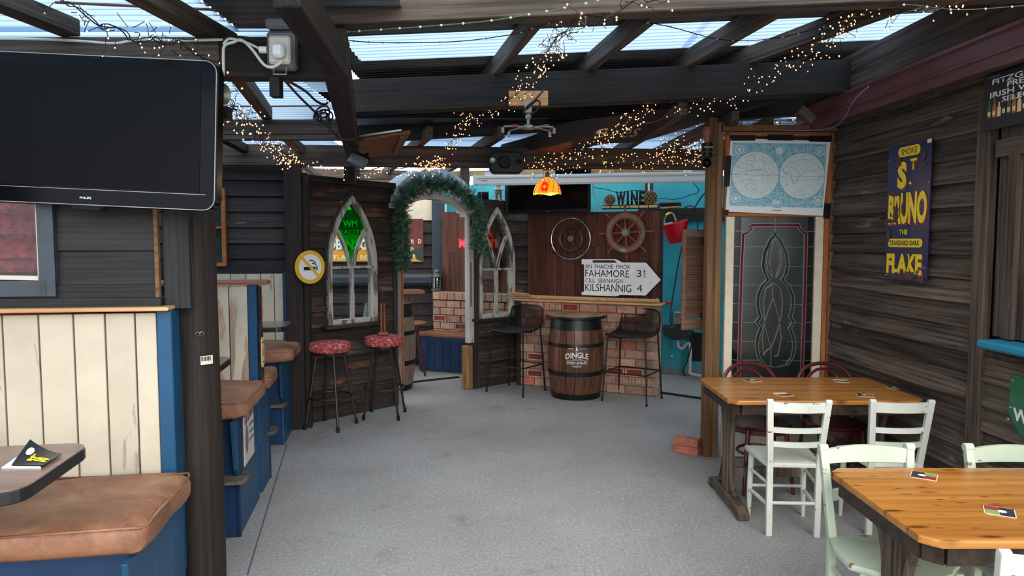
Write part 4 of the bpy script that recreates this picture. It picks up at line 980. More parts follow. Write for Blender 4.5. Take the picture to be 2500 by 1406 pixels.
def brickwork(par, L, H_, off=0., seed=1, x0=0.):
    rnd = random.Random(seed); rows = int(H_/.0985+.01); ph = H_/rows
    for r in range(rows):
        x = x0-(.1 if r % 2 else 0)
        while x < L-.03:
            a = max(x, x0); b = min(x+.205, L)
            if b-a > .035:
                me = BM[rnd.choice((0, 0, 1, 4, 1, 2, 3, 3 if r < 6 else 0))] if b-a > .15 else BM[1]
                o = bpy.data.objects.new('brick', me); C.objects.link(o); o.parent = par
                o.location = ((a+b)/2, off+.015+rnd.uniform(-.004, .004), ph*(r+.5)); o.scale = ((b-a)/.205, 1, 1); o.rotation_euler = (0, rnd.uniform(-.008, .008), 0)
            x += .216
Lc = FC.px(1604, 950)[0]
t = thing('brick_counter', 'low reclaimed brick counter with holed and frogged bricks behind the barrel', 'counter', *FC.root())
MB().box((Lc/2, .10, .495), (Lc-.01, .17, .99)).build('mortar_core', 'mortar', t)
brickwork(t, Lc, .99, seed=4)
for zc in (0,):
    for r in range(10):
        o = bpy.data.objects.new('brick', BM[1]); C.objects.link(o); o.parent = t; o.location = (Lc-.012, .1, .099*(r+.5)); o.rotation_euler = (0, 0, PI/2); o.scale = (.8, .6, 1)
led = MB().box((Lc/2-.0, .07, 1.005), (Lc+.08, .22, .020)).build('wooden_ledge', 'pinebatten', t, bevel=.005)
b = MB(); b.box((.02, -.0, .5), (.04, .1, 1.0)); b.build('end_post', 'board', t)
# rope
t = thing('rope', 'thick twisted hemp rope lying along the counter ledge', 'rope', *FC.root())
x0, x1 = .16, Lc+.0
for k in range(3):
    pts = []
    for i in range(260):
        q = i/259; x = x0+(x1-x0)*q; a = q*2*PI*18+k*2*PI/3
        pts.append((x, .035+.011*math.cos(a)+.006*math.sin(q*9), 1.018+.024+.011*math.sin(a)))
    MB().tube(pts, .0125, 6).build('strand', 'rope', t, smooth=True)
MB().torus((x0+.01, .035, 1.043), .014, .012, 16, 8, M.Rotation(PI/2, 3, 'Y')).build('whipping', 'rope', t, smooth=True)
b = MB(); rnd = random.Random(3)
for i in range(34):
    e = V((-.10-.05*rnd.random(), .035+rnd.uniform(-.05, .05), 1.03+rnd.uniform(-.01, .06))); b.tube([(x0, .035, 1.043), (x0-.04, .035+(e.y-.035)*.6, 1.043+(e.z-1.043)*.7), e], .0025, 4)
b.build('frayed_end', 'rope', t)
MB().torus((x1-.02, .035, 1.045), .015, .014, 16, 8, M.Rotation(PI/2, 3, 'Y')).build('whipping', 'rope', t, smooth=True)
# wooden panels behind counter
PO = .205
def vpanel(name, label, fr, off, xa, xb, ya, yb, mat='panel', pw=.12):
    u0, z0, u1, z1 = rect(fr, xa, ya, xb, yb, off); t = thing(name, label, 'boarding', *fr.root(u0, off, 0))
    n = max(1, round((u1-u0)/pw)); rnd = random.Random(n)
    cs = [0]+sorted([(u1-u0)*(i+rnd.uniform(-.15, .15))/n for i in range(1, n)])+[u1-u0]
    for a, b in zip(cs[:-1], cs[1:]):
        zs_ = [z0, z1] if rnd.random() < .5 else [z0, z0+(z1-z0)*rnd.uniform(.3, .7), z1]
        for p, q in zip(zs_[:-1], zs_[1:]): plank('panel_board', t, ((a+b)/2, 0, p), ((a+b)/2, 0, q-.002), b-a-.003, .018, (1, 0, 0), mat, .002)
    MB().box(((u1-u0)/2, .016, (z0+z1)/2), (u1-u0-.01, .012, z1-z0-.01)).build('backing', 'board', t)
    return t, u0, z0, u1, z1
pn, pu0, pz0, pu1, pz1 = vpanel('wall_boarding', 'dark red-brown boarded panel above the brick counter carrying the ship wheels', FC, PO, 1288, 1612, 517, 742)
MB().box((pu1-pu0+.012, .0, (pz0+pz1)/2-.5), (.03, .04, pz1-pz0+1.0)).build('edge_post', 'board', pn)
# wheels
def wheel(name, label, px, py, build):
    u, z = FC.px(px, py, PO-.05); t = thing(name, label, 'ship wheel', FC.p(u, PO-.055, z), FC.ang, 'ship wheels'); build(t); return t
RX = M.Rotation(PI/2, 3, 'X')
def big(t):
    R0, R1 = .155, .222; b = MB(); b.band(circ(0, 0, (R0+R1)/2+.004, 48), R1-R0-.026, -.018, .018, closed=True); b.build('rim', 'wheelgreen', t, smooth=False)
    b = MB(); b.band(circ(0, 0, R1-.004, 48), .014, -.021, .019, closed=True); b.band(circ(0, 0, R0+.006, 48), .014, -.021, .019, closed=True); b.build('rim_edge', 'wheelred', t)
    for k in range(8):
        a = PI/4*k+.05; d = V((math.cos(a), 0, math.sin(a)))
        pr = [(.04, .011), (.06, .013), (.08, .009), (.12, .012), (.15, .009), (.20, .009), (.225, .010), (.235, .007), (.25, .011), (.285, .013), (.31, .011), (.318, .004)]
        MB().tube([d*r for r, _ in pr], [q for _, q in pr], 8).build('spoke', 'wheelred', t, smooth=True)
    MB().lathe([(.0001, -.03), (.04, -.03), (.05, -.024), (.054, .0), (.054, .02)], n=24, R=M.Rotation(PI/2, 3, 'X')@M.Scale(-1, 3, (0, 0, 1))).build('hub', 'wheelred', t, smooth=True)
    MB().lathe([(.0001, .036), (.033, .036), (.036, .03), (.036, .0)], n=24, R=RX).build('hub_plate', 'verd', t, smooth=True)
    MB().tube([(0, -.03, 0), (0, -.055, -.005), (0, -.055, -.02), (0, -.05, -.03)], .004, 6).build('hook', 'greymetal', t)
    for k in range(8):
        a = PI/8+PI/4*k; MB().sphere((.188*math.cos(a), -.02, .188*math.sin(a)), .007, 8, 6).build('stud', 'verd', t)
wheel('ship_wheel', 'large ship wheel with weathered green rim and eight red spokes', 1528, 568, big)
def small(t):
    MB().torus((0, -.01, 0), .236, .0055, 64, 8, RX).build('outer_ring', 'chrome', t, smooth=True)
    MB().torus((0, 0, 0), .135, .02, 40, 8, RX).build('rim', 'wheeldark', t, smooth=True)
    b = MB(); b.torus((0, -.015, 0), .15, .004, 40, 6, RX); b.build('rim_bead', 'wheeldark', t, smooth=True)
    for k in range(6):
        a = PI/3*k; d = V((math.cos(a), 0, math.sin(a)))
        pr = [(.02, .006), (.04, .009), (.05, .005), (.075, .009), (.09, .005), (.12, .006), (.155, .006), (.165, .009), (.19, .006), (.215, .008), (.236, .004)]
        MB().tube([d*r for r, _ in pr], [q for _, q in pr], 8).build('spoke', 'wheeldark', t, smooth=True)
    MB().lathe([(.0001, .03), (.03, .03), (.036, .024), (.036, .0)], n=20, R=RX).build('hub', 'brass', t, smooth=True)
    MB().sphere((0, -.032, 0), .008, 8, 6).build('hub_bolt', 'chrome', t)
wheel('ship_wheel', 'smaller dark ship wheel inside a chrome ring below the far television', 1394, 583, small)
# direction sign
SO = PO-.075
def sp(x, y, off=SO): return FC.px(x, y, off)
t = thing('direction_sign', 'white arrow signpost reading Fahamore and Kilshannig above the rope', 'sign', FC.p(0, SO, 0), FC.ang)
main = [sp(1427, 718), sp(1577, 721), sp(1614, 683), sp(1578, 641), sp(1427, 640)]
cxs = sum(p[0] for p in main)/5; czs = sum(p[1] for p in main)/5
MB().prism([(x*1.0+(x-cxs)*.012, z+(z-czs)*.03) for x, z in main], -.012, .01).build('border', 'ink', t)
MB().prism(main, -.016, -.012).build('face', 'signwhite', t)
MB().prism([sp(1421, 645), sp(1421, 633), sp(1505, 633), sp(1520, 641), sp(1520, 645)], -.014, .012).build('top_flange', 'signwhite', t)
MB().prism([sp(1448, 641), sp(1448, 635), sp(1500, 635), sp(1508, 641)], -.017, -.012).build('flange_black_paint', 'ink', t)  # black part of the black and white flange
MB().prism([sp(1421, 720), sp(1421, 712), sp(1430, 712), sp(1520, 718), sp(1505, 723)], -.014, .012).build('bottom_flange', 'signwhite', t)
def sgtext(s, x0, x1, yc, h, bold, x=None):
    a = sp(x0, yc); b_ = sp(x1, yc); h_ = abs(sp(x0, yc-h/2)[1]-sp(x0, yc+h/2)[1]); text(t, s, (a[0]+b_[0])/2, (a[1]+b_[1])/2, b_[0]-a[0], h_, 'ink', -.0175, 0.)
sgtext('AN  FHAICHE  MHÓR', 1430, 1539, 649.5, 13, .01); sgtext('FAHAMORE', 1430, 1537, 667.5, 17, .025); sgtext('3', 1555, 1567, 667.5, 17, .03)
sgtext('1', 1573, 1576, 662.5, 6, .02); sgtext('2', 1571, 1577, 673, 7, .02)
a, b_ = sp(1570, 667.5), sp(1578, 667.5); MB().box(((a[0]+b_[0])/2, -.0175, a[1]), (b_[0]-a[0], .001, .003)).build('fraction_bar', 'ink', t)
sgtext('CILL  SEANAIGH', 1430, 1521, 685, 10, .01); sgtext('KILSHANNIG', 1430, 1542, 702.5, 18, .025); sgtext('4', 1556, 1569, 703.5, 17, .03)
# ================================================================ BARREL AND MESH STOOLS
def barrel(t, R, r, h, mat, hoopmat='blackmetal', ns=22):
    def rad(z): q = 2*z/h-1; return r+(R-r)*(1-q*q)
    for k in range(ns):
        a0 = 2*PI*k/ns+.006; a1 = 2*PI*(k+1)/ns-.006; b = MB(); vs = []
        zz = [h*i/8 for i in range(9)]
        for z in zz:
            for a in (a0, (a0+a1)/2, a1): vs.append((rad(z)*math.cos(a), rad(z)*math.sin(a), z))
            vs.append(((rad(z)-.02)*math.cos(a1), (rad(z)-.02)*math.sin(a1), z)); vs.append(((rad(z)-.02)*math.cos(a0), (rad(z)-.02)*math.sin(a0), z))
        fs = [(i*5+j, i*5+(j+1) % 5, (i+1)*5+(j+1) % 5, (i+1)*5+j) for i in range(8) for j in range(5)]+[(4, 3, 2, 1, 0), (40, 41, 42, 43, 44)]
        b.add(vs, fs); b.build('stave', mat, t, smooth=True)
    MB().lathe([(.0001, h-.03), (rad(h)-.01, h-.03)], n=24).build('head', mat, t)
    for z0, z1 in ((.0, .065), (.30*h, .355*h), (.655*h, .70*h), (.865*h, h)):
        MB().lathe([(rad(z0)+.001, z0), (rad(z0)+.004, z0), (rad((z0+z1)/2)+.0045, (z0+z1)/2), (rad(z1)+.004, z1), (rad(z1)+.001, z1)], n=40).build('hoop', hoopmat, t, smooth=True)
    return rad
t = thing('barrel_table', 'dark stave whiskey barrel table with white distillery print between the mesh stools', 'barrel', (.70, 7.715, 0))
rad = barrel(t, .305, .262, .865, 'barrel')
MB().lathe([(.0001, .872), (.325, .872), (.33, .878), (.33, .894), (.325, .898), (.0001, .898)], n=44).build('lid', 'barreltop', t, smooth=True)
MB().lathe([(.3305, .872), (.333, .872), (.333, .895), (.3305, .895)], n=44).build('lid_rim', 'blackmetal', t, smooth=True)
af = math.atan2(-7.715, -.70)
def onb(q):       # x = arc length, z height
    a = af+q.x/.307-.22; r = rad(q.z)+.0035-q.y; return V((r*math.cos(a), r*math.sin(a), q.z))
text(t, 'DINGLE', .08, .495, .245, .06, 'inkwhite', 0, .02, xf=onb, curve=-.02)
text(t, 'WHISKEY DISTILLERY', .08, .415, .225, .022, 'inkwhite', 0, .01, xf=onb); text(t, 'COUNTY KERRY', .08, .452, .10, .010, 'inkwhite', 0, .0, xf=onb)
text(t, 'Ireland', .08, .378, .10, .024, 'inkwhite', 0, .0, xf=onb, shear=.4)
b = MB()
for z in (.436, .398): b.add([onb(V((-.03+.22*i/8, 0, z+k*.003))) for i in range(9) for k in (0, 1)], [(2*i, 2*i+2, 2*i+3, 2*i+1) for i in range(8)])
for x0, x1 in ((-.015, .05), (.105, .18)): b.add([onb(V((x0+(x1-x0)*i/3, 0, .560+k*.004))) for i in range(4) for k in (0, 1)], [(2*i, 2*i+2, 2*i+3, 2*i+1) for i in range(3)])
b.build('print_line', 'inkwhite', t, fix=False)
fig = [(-.004, .595), (.004, .595), (.005, .585), (.018, .592), (.018, .60), (.023, .60), (.022, .583), (.006, .573), (.007, .56), (.014, .535), (.007, .535), (0, .553), (-.007, .535), (-.014, .535), (-.007, .56), (-.006, .573), (-.022, .583), (-.023, .60), (-.018, .60), (-.018, .592), (-.005, .585)]
b = MB(); b.add([onb(V((.078+x, 0, z))) for x, z in fig], [tuple(range(len(fig)))]); b.build('emblem', 'inkwhite', t)
def mesh_stool(label, loc, rz):
    t = thing('mesh_stool', label, 'stool', loc, rz, 'black mesh bar stools')
    w, d = .23, .20; zs = .735
    def sh(u, v):          # v: 0 front lip, 1 top of back
        x = (2*u-1); ww = w*(1.02-.10*max(0, v-.6)/.4) if v > .05 else w*.98
        if v < .55: y = -d+.04*0+(v/.55)*(2*d-.05); z = zs-.028*math.sin(PI*min(1, v/.55))-.02*(1-v/.55)**3
        else:
            q = (v-.55)/.45; y = d-.05+.075*math.sin(q*PI/2); z = zs+.225*q**1.25
        z -= .022*(1-x*x)*(1 if v < .6 else max(0, 1-(v-.6)*4)); y += (.03*(1-x*x) if v > .6 else 0)*min(1, (v-.6)*3 if v > .6 else 0)
        if v > .9: z -= .03*max(0, abs(x)-.7)/.3*(v-.9)/.1
        return V((x*ww, y, z))
    o = MB().grid(sh, 40, 48).build('seat_mesh', 'blackmetal', t, fix=False)
    m = o.modifiers.new('w', 'WIREFRAME'); m.thickness = .0062; m.use_replace = True; m.use_even_offset = False
    edge = [sh(0, i/14) for i in range(15)]+[sh(i/10, 1) for i in range(1, 11)]+[sh(1, 1-i/14) for i in range(1, 15)]+[sh(1-i/10, 0) for i in range(1, 10)]
    MB().tube(edge, .008, 7, closed=True).build('seat_rim', 'blackmetal', t, smooth=True)
    for sx_ in (-1, 1):
        for sy in (-1, 1):
            top = V((sx_*(w-.02), sy*(d-.03), zs-.02 if sy < 0 else zs+.03)); bot = V((sx_*(w+.02), sy*(d+.02), 0))
            MB().tube([bot, top], .0095, 8).build('leg', 'blackmetal', t, smooth=True)
            MB().cyl((bot.x, bot.y, 0), (bot.x*.998, bot.y*.998, .02), .012, n=8).build('foot_cap', 'black', t)
    q = .31; P = [(a*(w+.006), b_*(d+.006), q) for a, b_ in ((-1, -1), (1, -1), (1, 1), (-1, 1))]
    b = MB()
    for i in range(4): b.tube([P[i], P[(i+1) % 4]], .0075, 8)
    b.build('foot_rail', 'blackmetal', t, smooth=True)
    return t
mesh_stool('black mesh bar stool right of the barrel', (1.285, 7.50, 0), -.56)
mesh_stool('black mesh bar stool left of the barrel beside the boarded partition', (.045, 7.93, 0), -.62)
# ================================================================ RED STOOLS
def red_stool(label, loc, rz, sc=1.):
    t = thing('round_stool', label, 'stool', loc, rz, 'red patterned round stools')
    MB().lathe([(.0001, .695), (.17, .695), (.182, .705), (.187, .725), (.187, .75), (.182, .772), (.165, .783), (.09, .79), (.0001, .79)], n=32).build('seat_cushion', 'redseat', t, smooth=True)
    MB().torus((0, 0, .738), .188, .0035, 32, 5).build('piping', 'redseat', t, smooth=True)
    MB().lathe([(.0001, .68), (.15, .68), (.15, .696), (.0001, .696)], n=24).build('seat_base', 'blackmetal', t)
    for k in range(4):
        a = PI/2*k+.5; MB().tube([(.12*math.cos(a), .12*math.sin(a), .69), (.235*math.cos(a), .235*math.sin(a), .0)], .0115, 8).build('leg', 'darkmetal', t, smooth=True)
        MB().tube([(.233*math.cos(a), .233*math.sin(a), .012*4), (.2365*math.cos(a), .2365*math.sin(a), .0)], .0145, 8).build('rubber_foot', 'black', t)
    MB().torus((0, 0, .285), .188, .0095, 36, 8).build('foot_ring', 'darkmetal', t, smooth=True)
    return t
red_stool('round stool with red patterned cushion, left of the pair, empty seat', (-1.655, 6.40, 0), .0)
red_stool('round stool with red patterned cushion with a slim wooden ornament on it', (-1.235, 6.79, 0), .25)
t = thing('wooden_ornament', 'slim upright wooden ornament with pointed rod on the right red stool', 'ornament', (-1.235, 6.76, .79), .2)
MB().box((0, 0, .018), (.10, .05, .034)).build('base', plain('dark_red_wood', (110, 44, 36), .4, 0, .2, 10), t, bevel=.01, seg=2)
for s in (-1, 1): MB().tube([(s*.017, 0, .03), (s*.013, 0, .31)], [.009, .0075], 8).build('side_rod', plain('orange_brown_wood', (150, 78, 44), .4, 0, .25, 14), t, smooth=True)
MB().tube([(0, 0, .03), (0, 0, .30), (.0, 0, .42), (0, 0, .465)], [.006, .006, .005, .001], 6).build('centre_rod', 'lantern', t, smooth=True)
# ================================================================ BACK ROOM
FK = Fr((-1.029, 9.649), (.914, -.406))
t = thing('brick_dwarf_wall', 'low brick wall behind the blue bench, seen through the archway', 'brick wall', *FK.root(-.05))
MB().box((.75, .12, .44), (1.5, .17, .88)).build('mortar_core', 'mortar', t); brickwork(t, 1.5, .89, seed=9)
for k in range(13):
    o = bpy.data.objects.new('brick', BM[k % 2]); C.objects.link(o); o.parent = t; o.location = (.055+.115*k, .08, .95); o.rotation_euler = (0, PI/2*0, 0); o.scale = (.53, 4.0, 1.15)
vpanel('wall_boarding', 'dark red-brown boarded panel above the low brick wall in the back room', FK, .16, 1080, 1240, 516, 712)
t = thing('corner_bench', 'blue boarded corner bench with brown slatted seat in the back room', 'bench', (-1.232, 9.192, 0), FC.ang)
for k in range(6): plank('front_board', t, (.06+.12*k, .03, .02), (.06+.12*k, .03, .44), .117, .02, (1, 0, 0), 'blue_dark')
MB().box((.36, .012, .43), (.74, .02, .05)).build('top_rail', 'blue_dark', t)
for k in range(3): plank('seat_slat', t, (-.04, .07+.145*k, .475), (.74, .07+.145*k, .475), .142, .028, (0, 1, 0), 'railwood')
b = MB(); b.box((-.36, .25, .22), (.72, .03, .44), .55); b.build('front_board', 'blue_dark', t)
for k in range(2): plank('seat_slat', t, (-.02, .12+.13*k, .47), (-.75, -.25+.13*k, .47), .14, .026, (0, 1, 0), 'railwood')
t = thing('barrel', 'dark hooped barrel standing behind the green diamond window', 'barrel', (-1.42, 8.12, 0)); barrel(t, .31, .26, .97, 'barrelgrey')
MB().lathe([(.0001, .975), (.27, .975), (.27, .985), (.0001, .985)], n=30).build('lid', 'blackmetal', t)
t = thing('spindle_chair', 'tall brown spindle back chair with turned legs inside the archway', 'chair', (-1.29, 8.93, 0), .25)
MB().lathe([(.0001, .635), (.16, .635), (.205, .65), (.21, .665), (.19, .675), (.0001, .668)], n=24).build('seat', 'railwood', t, smooth=True)
for k in range(4):
    a = PI/4+PI/2*k; tp = V((.11*math.cos(a), .11*math.sin(a), .64)); bt = V((.235*math.cos(a), .235*math.sin(a), 0)); pr = [.012, .018, .012, .022, .014, .02, .012, .019, .012, .015, .014]
    MB().tube([bt.lerp(tp, i/10) for i in range(11)], pr, 8).build('leg', plain('dark_turned_wood', (62, 36, 28), .35) if k == 0 else bpy.data.materials['dark_turned_wood'], t, smooth=True)
for k in range(4):
    a = PI/4+PI/2*k; c = PI/4+PI/2*(k+1); MB().tube([(.185*math.cos(a), .185*math.sin(a), .25), (.185*math.cos(c), .185*math.sin(c), .25)], .009, 6).build('stretcher', bpy.data.materials['dark_turned_wood'], t)
for k in range(5):
    x = -.15+.075*k; P = [V((x, .15, .67)), V((x*1.15, .21, 1.04))]; MB().tube([P[0].lerp(P[1], i/8) for i in range(9)], [.007, .009, .012, .007, .011, .007, .012, .009, .007], 6).build('spindle', bpy.data.materials['dark_turned_wood'], t, smooth=True)
o = [(-.22, 1.03), (-.21, 1.06), (-.12, 1.075), (.12, 1.075), (.21, 1.055), (.225, 1.02), (.17, 1.01), (-.17, 1.01)]
MB().prism(o, .195, .22).build('crest_rail', 'railwood', t, bevel=.004)
# tin sign behind the left window
def npx(x, y, off=0.): return FN.px(x, y, off)
t = thing('tin_sign', 'orange and green advertising tin seen through the green diamond window', 'sign', FN.p(0, -.06, 0), 0)
def nrect(x0, y0, x1, y1): a = npx(x0, y1, -.06); b = npx(x1, y0, -.06); return [(a[0], a[1]), (b[0], a[1]), (b[0], b[1]), (a[0], b[1])]
MB().prism(nrect(772, 512, 940, 640), -.004, .004).build('tin', 'sign_green_tin', t)
MB().prism(nrect(772, 573, 940, 638), -.006, -.004).build('orange_field', 'sign_yellow_tin', t)
def nt(s, x0, x1, yc, h, m_='inkwhite', bold=.03, y=-.008):
    a = npx(x0, yc, -.06); b = npx(x1, yc, -.06); hh_ = abs(npx(x0, yc-h/2)[1]-npx(x0, yc+h/2)[1]); text(t, s, (a[0]+b[0])/2, a[1], b[0]-a[0], hh_, m_, y, bold)
nt('WM & CO', 838, 925, 546, 17, bold=.02); nt('ANTHRACITE', 778, 888, 566, 10, bold=.0)
nt('ROBINSONS', 782, 942, 598, 27, 'ink', .05, -.0075); nt('ROBINSONS', 779, 939, 597, 27, bold=.05, y=-.009); nt('PORTLAND ROW', 777, 925, 628, 12, bold=.02)
t = thing('wall_poster', 'dark red advertising poster on the boards behind the garland', 'poster', FN.p(0, -.05, 0), 0)
MB().prism(nrect(996, 534, 1033, 640), -.003, .003).build('sheet', 'poster_red', t); MB().prism(nrect(998, 606, 1032, 638), -.005, -.003).build('green_field', 'sign_green_tin', t)
a = [npx(1002, 638), npx(1031, 638), npx(1008, 629)]; MB().prism(a, -.007, -.005).build('orange_corner', 'sign_yellow_tin', t)
for s_, x, y in (('D', 1025, 589), ('E', 1007, 590), ('P', 1006, 609), ('R', 1012, 626)):
    a = npx(x, y, -.05); text(t, s_, a[0], a[1], .045, .06, 'coaster_cream', -.008, .04)
# neon
def kpx(x, y): return FK.px(x, y, .12)
t = thing('neon_sign', 'red neon beer sign glowing on the back room panel', 'neon sign', FK.p(0, .12, 0), FK.ang)
for s_, x0, x1, yc, h in (('BIRRA', 1146, 1206, 571, 19), ('MORETTI', 1121, 1214, 594, 20)):
    a = kpx(x0, yc); b = kpx(x1, yc); h_ = abs(kpx(x0, yc-h/2)[1]-kpx(x0, yc+h/2)[1]); text(t, s_, (a[0]+b[0])/2, (a[1]+b[1])/2, b[0]-a[0], h_, 'neon', -.01, .045); text(t, s_, (a[0]+b[0])/2, (a[1]+b[1])/2, (b[0]-a[0])*.995, h_*.88, 'labelred', -.013, -.01)
a = kpx(1190, 650); t = tag(MB().box((0, 0, 0), (.28, .02, .34)).build('wooden_sign', plain('brown_board_sign', (96, 66, 58), .7, 0, .2, 9)), 'small brown wooden board seen through the right arched window', 'sign'); put(t, FK.p(a[0], .10, a[1]), FK.ang)
# lanterns
def lantern(label, loc, s, mat, rz=0.):
    t = thing('lantern', label, 'lantern', loc, rz, 'old ship lanterns')
    pr = [(.0001, 0), (.08, 0), (.085, .01), (.085, .035), (.07, .045)]; MB().lathe([(r*s, z*s) for r, z in pr], n=20).build('base', mat, t, smooth=True)
    MB().lathe([(r*s, z*s) for r, z in [(.064, .045), (.066, .08), (.067, .12), (.066, .16), (.062, .195)]], n=20).build('glass', 'glass_dirty', t, smooth=True)
    MB().lathe([(r*s, z*s) for r, z in [(.07, .19), (.08, .195), (.085, .205), (.05, .24), (.045, .25), (.045, .27), (.05, .272), (.045, .29), (.03, .305), (.0001, .31)]], n=20).build('cap', mat, t, smooth=True)
    b = MB()
    for z in (.075, .11, .145): b.torus((0, 0, z*s), .07*s, .003*s, 20, 5)
    for k in range(4): a = PI/4+PI/2*k; b.tube([(.078*s*math.cos(a), .078*s*math.sin(a), .03*s), (.078*s*math.cos(a), .078*s*math.sin(a), .2*s)], .004*s, 5)
    b.build('cage', mat, t)
    for k in (-1, 1): MB().tube([(k*.09*s, 0, .05*s), (k*.10*s, 0, .06*s), (k*.10*s, 0, .19*s), (k*.085*s, 0, .2*s)], .004*s, 5).build('side_handle', mat, t)
    return t
a = W(1067, 708, 9.75); lantern('dark ship lantern standing on the low brick wall inside the archway', (a.x, a.y, 1.002), 1.0, 'lantern')
a = W(1217, 490, 8.36); lantern('pale string-wrapped lantern on the partition top left of the far television', (a.x, a.y, 2.157), .66, 'lanternpale')
a = W(1180, 477, 8.2); t = thing('spotlight', 'small black tubular spotlight beside the garland', 'spotlight', a, 0)
MB().lathe([(.0001, -.065), (.035, -.065), (.045, -.05), (.045, .05), (.05, .06), (.04, .06), (.04, .04), (.0001, .03)], n=18, R=M.Rotation(PI/2, 3, 'Y')).build('housing', 'black', t, smooth=True)
MB().torus((-.02, 0, 0), .047, .004, 18, 5, M.Rotation(PI/2, 3, 'Y')).build('yoke', 'brass', t); MB().box((0, .0, -.055), (.02, .02, .06)).build('bracket', 'black', t)
# ================================================================ FAR TELEVISION, SCREEN CASE, BATTEN
a = FC.px(1241, 520, -.06); b_ = FC.px(1441, 530, -.06); wd = b_[0]-a[0]
t = thing('television', 'far black wall television under the white projector screen case', 'television', FC.p((a[0]+b_[0])/2, -.06, a[1]+.27), FC.ang)
MB().box((0, 0, 0), (wd, .05, .56)).build('casing', 'black', t, bevel=.006); MB().box((0, -.0265, .01), (wd-.05, .003, .49)).build('screen', 'blackgloss', t)
MB().box((0, -.0285, -.262), (.03, .002, .005)).build('badge', 'silver', t); MB().box((0, .13, 0), (.1, .22, .1)).build('bracket', 'black', t)
A = W(1160, 439, 8.12); B = W(1742, 432, 7.62); fx = Fr((A.x, A.y), (B.x-A.x, B.y-A.y)); L = (B-A).length; zc = (A.z+B.z)/2
t = thing('projector_screen_case', 'long white projector screen case hanging across the turquoise wall', 'screen case', (A.x, A.y, zc), fx.ang)
MB().box((L/2, 0, .0), (L, .09, .10)).build('case', 'white', t, bevel=.006)
b = MB(); b.box((L/2, -.048, .02), (L-.06, .008, .012)); b.box((L/2, -.03, -.055), (L-.08, .03, .016)); b.build('slot_bar', 'offwhite', t)
for x in (.0, L): MB().box((x, 0, 0), (.03, .1, .11)).build('end_cap', 'white', t, bevel=.004)
for x in (.16, L-.27): MB().box((x, 0, .07), (.09, .03, .04)).build('hanging_bracket', 'white', t)
MB().box((.12, -.0465, -.01), (.07, .001, .006)).build('printed_badge', 'greyink', t)
A = W(1098, 425, 8.35); B = W(1745, 411, 7.72)
t = thing('pine_batten', 'raw pine batten running above the projector screen case', 'batten', (0, 0, 0)); Mi = A.lerp(B, .55)
plank('upper_batten', t, A, B, .06, .04, (0, 0, 1), 'pinebatten'); d = (B-A).normalized(); plank('lower_batten', t, A+d*.9-V((0, .035, .012)), A+d*1.9-V((0, .035, .012)), .05, .03, (0, 0, 1), 'pinebatten')
# wine letters on rack
WO = PO+.02
u0_, z0_ = FC.px(1472, 511, WO); u1_, _ = FC.px(1609, 511, WO)
t = thing('plate_rail', 'narrow dark rail with six cream plates on top of the red-brown panel', 'rail', FC.p(0, WO, z0_), FC.ang)
MB().box(((u0_+u1_)/2, 0, .022), (u1_-u0_, .1, .044)).build('rail', 'board', t)
for k in range(6): MB().box((u0_+(u1_-u0_)*(k+.5)/6, -.053, .022), ((u1_-u0_)/6-.012, .004, .026)).build('cream_plate', 'label', t)
b = MB(); b.tube([(u0_+.02, -.04, .09), (u1_-.02, -.04, .09)], .003, 5)
for k in range(7): x = u0_+.02+(u1_-u0_-.04)*k/6; b.tube([(x, -.04, .04), (x, -.04, .12 if k in (0, 6) else .09)], .003, 5)
b.build('wire_gallery', 'brass', t)
a = FC.px(1503, 486, WO); c = FC.px(1572, 486, WO)
t = thing('letter_sign', 'black standing letters reading WINE between two netted floats', 'sign', FC.p(0, WO+.02, z0_+.044), FC.ang)
for k, ch in enumerate('WINE'):
    x = a[0]+(c[0]-a[0])*[.17, .42, .65, .92][k]; wd_ = (c[0]-a[0])*[.34, .07, .25, .2][k]; o = text(t, ch, x, .078, wd_, .155, 'ink', 0, .05, name='letter')
    m = o.modifiers.new('s', 'SOLIDIFY'); m.thickness = .012; m.offset = 0
def float_ball(label, px, py, rr):
    u, z = FC.px(px, py, WO); t = thing('netted_float', label, 'float', FC.p(u, WO-.03, z0_+.044+rr), FC.ang, 'netted glass floats')
    MB().sphere((0, 0, 0), rr, 18, 12).build('ball', 'wheeldark', t, smooth=True)
    b = MB(); n = 10
    for k in range(n):
        for s in (-1, 1):
            pts = []
            for i in range(15):
                th = PI*(.06+.88*i/14); ph = 2*PI*k/n+s*i*.20; pts.append((rr*1.03*math.sin(th)*math.cos(ph), rr*1.03*math.sin(th)*math.sin(ph), rr*1.03*math.cos(th)))
            b.tube(pts, .0028, 4)
    b.build('net', 'rope', t)
float_ball('netted float at the left of the WINE letters', 1491, 487, .060); float_ball('larger netted float at the right of the WINE letters', 1590, 482, .073)
a = W(1585, 462, 8.45); t = thing('wall_bracket', 'short brown post with white hanger behind the right netted float', 'bracket', (a.x, a.y, 2.16), FT.ang); MB().box((0, 0, .13), (.09, .03, .36)).build('post', 'timber', t); MB().box((0, -.02, .13), (.025, .012, .3)).build('hanger', 'white', t)
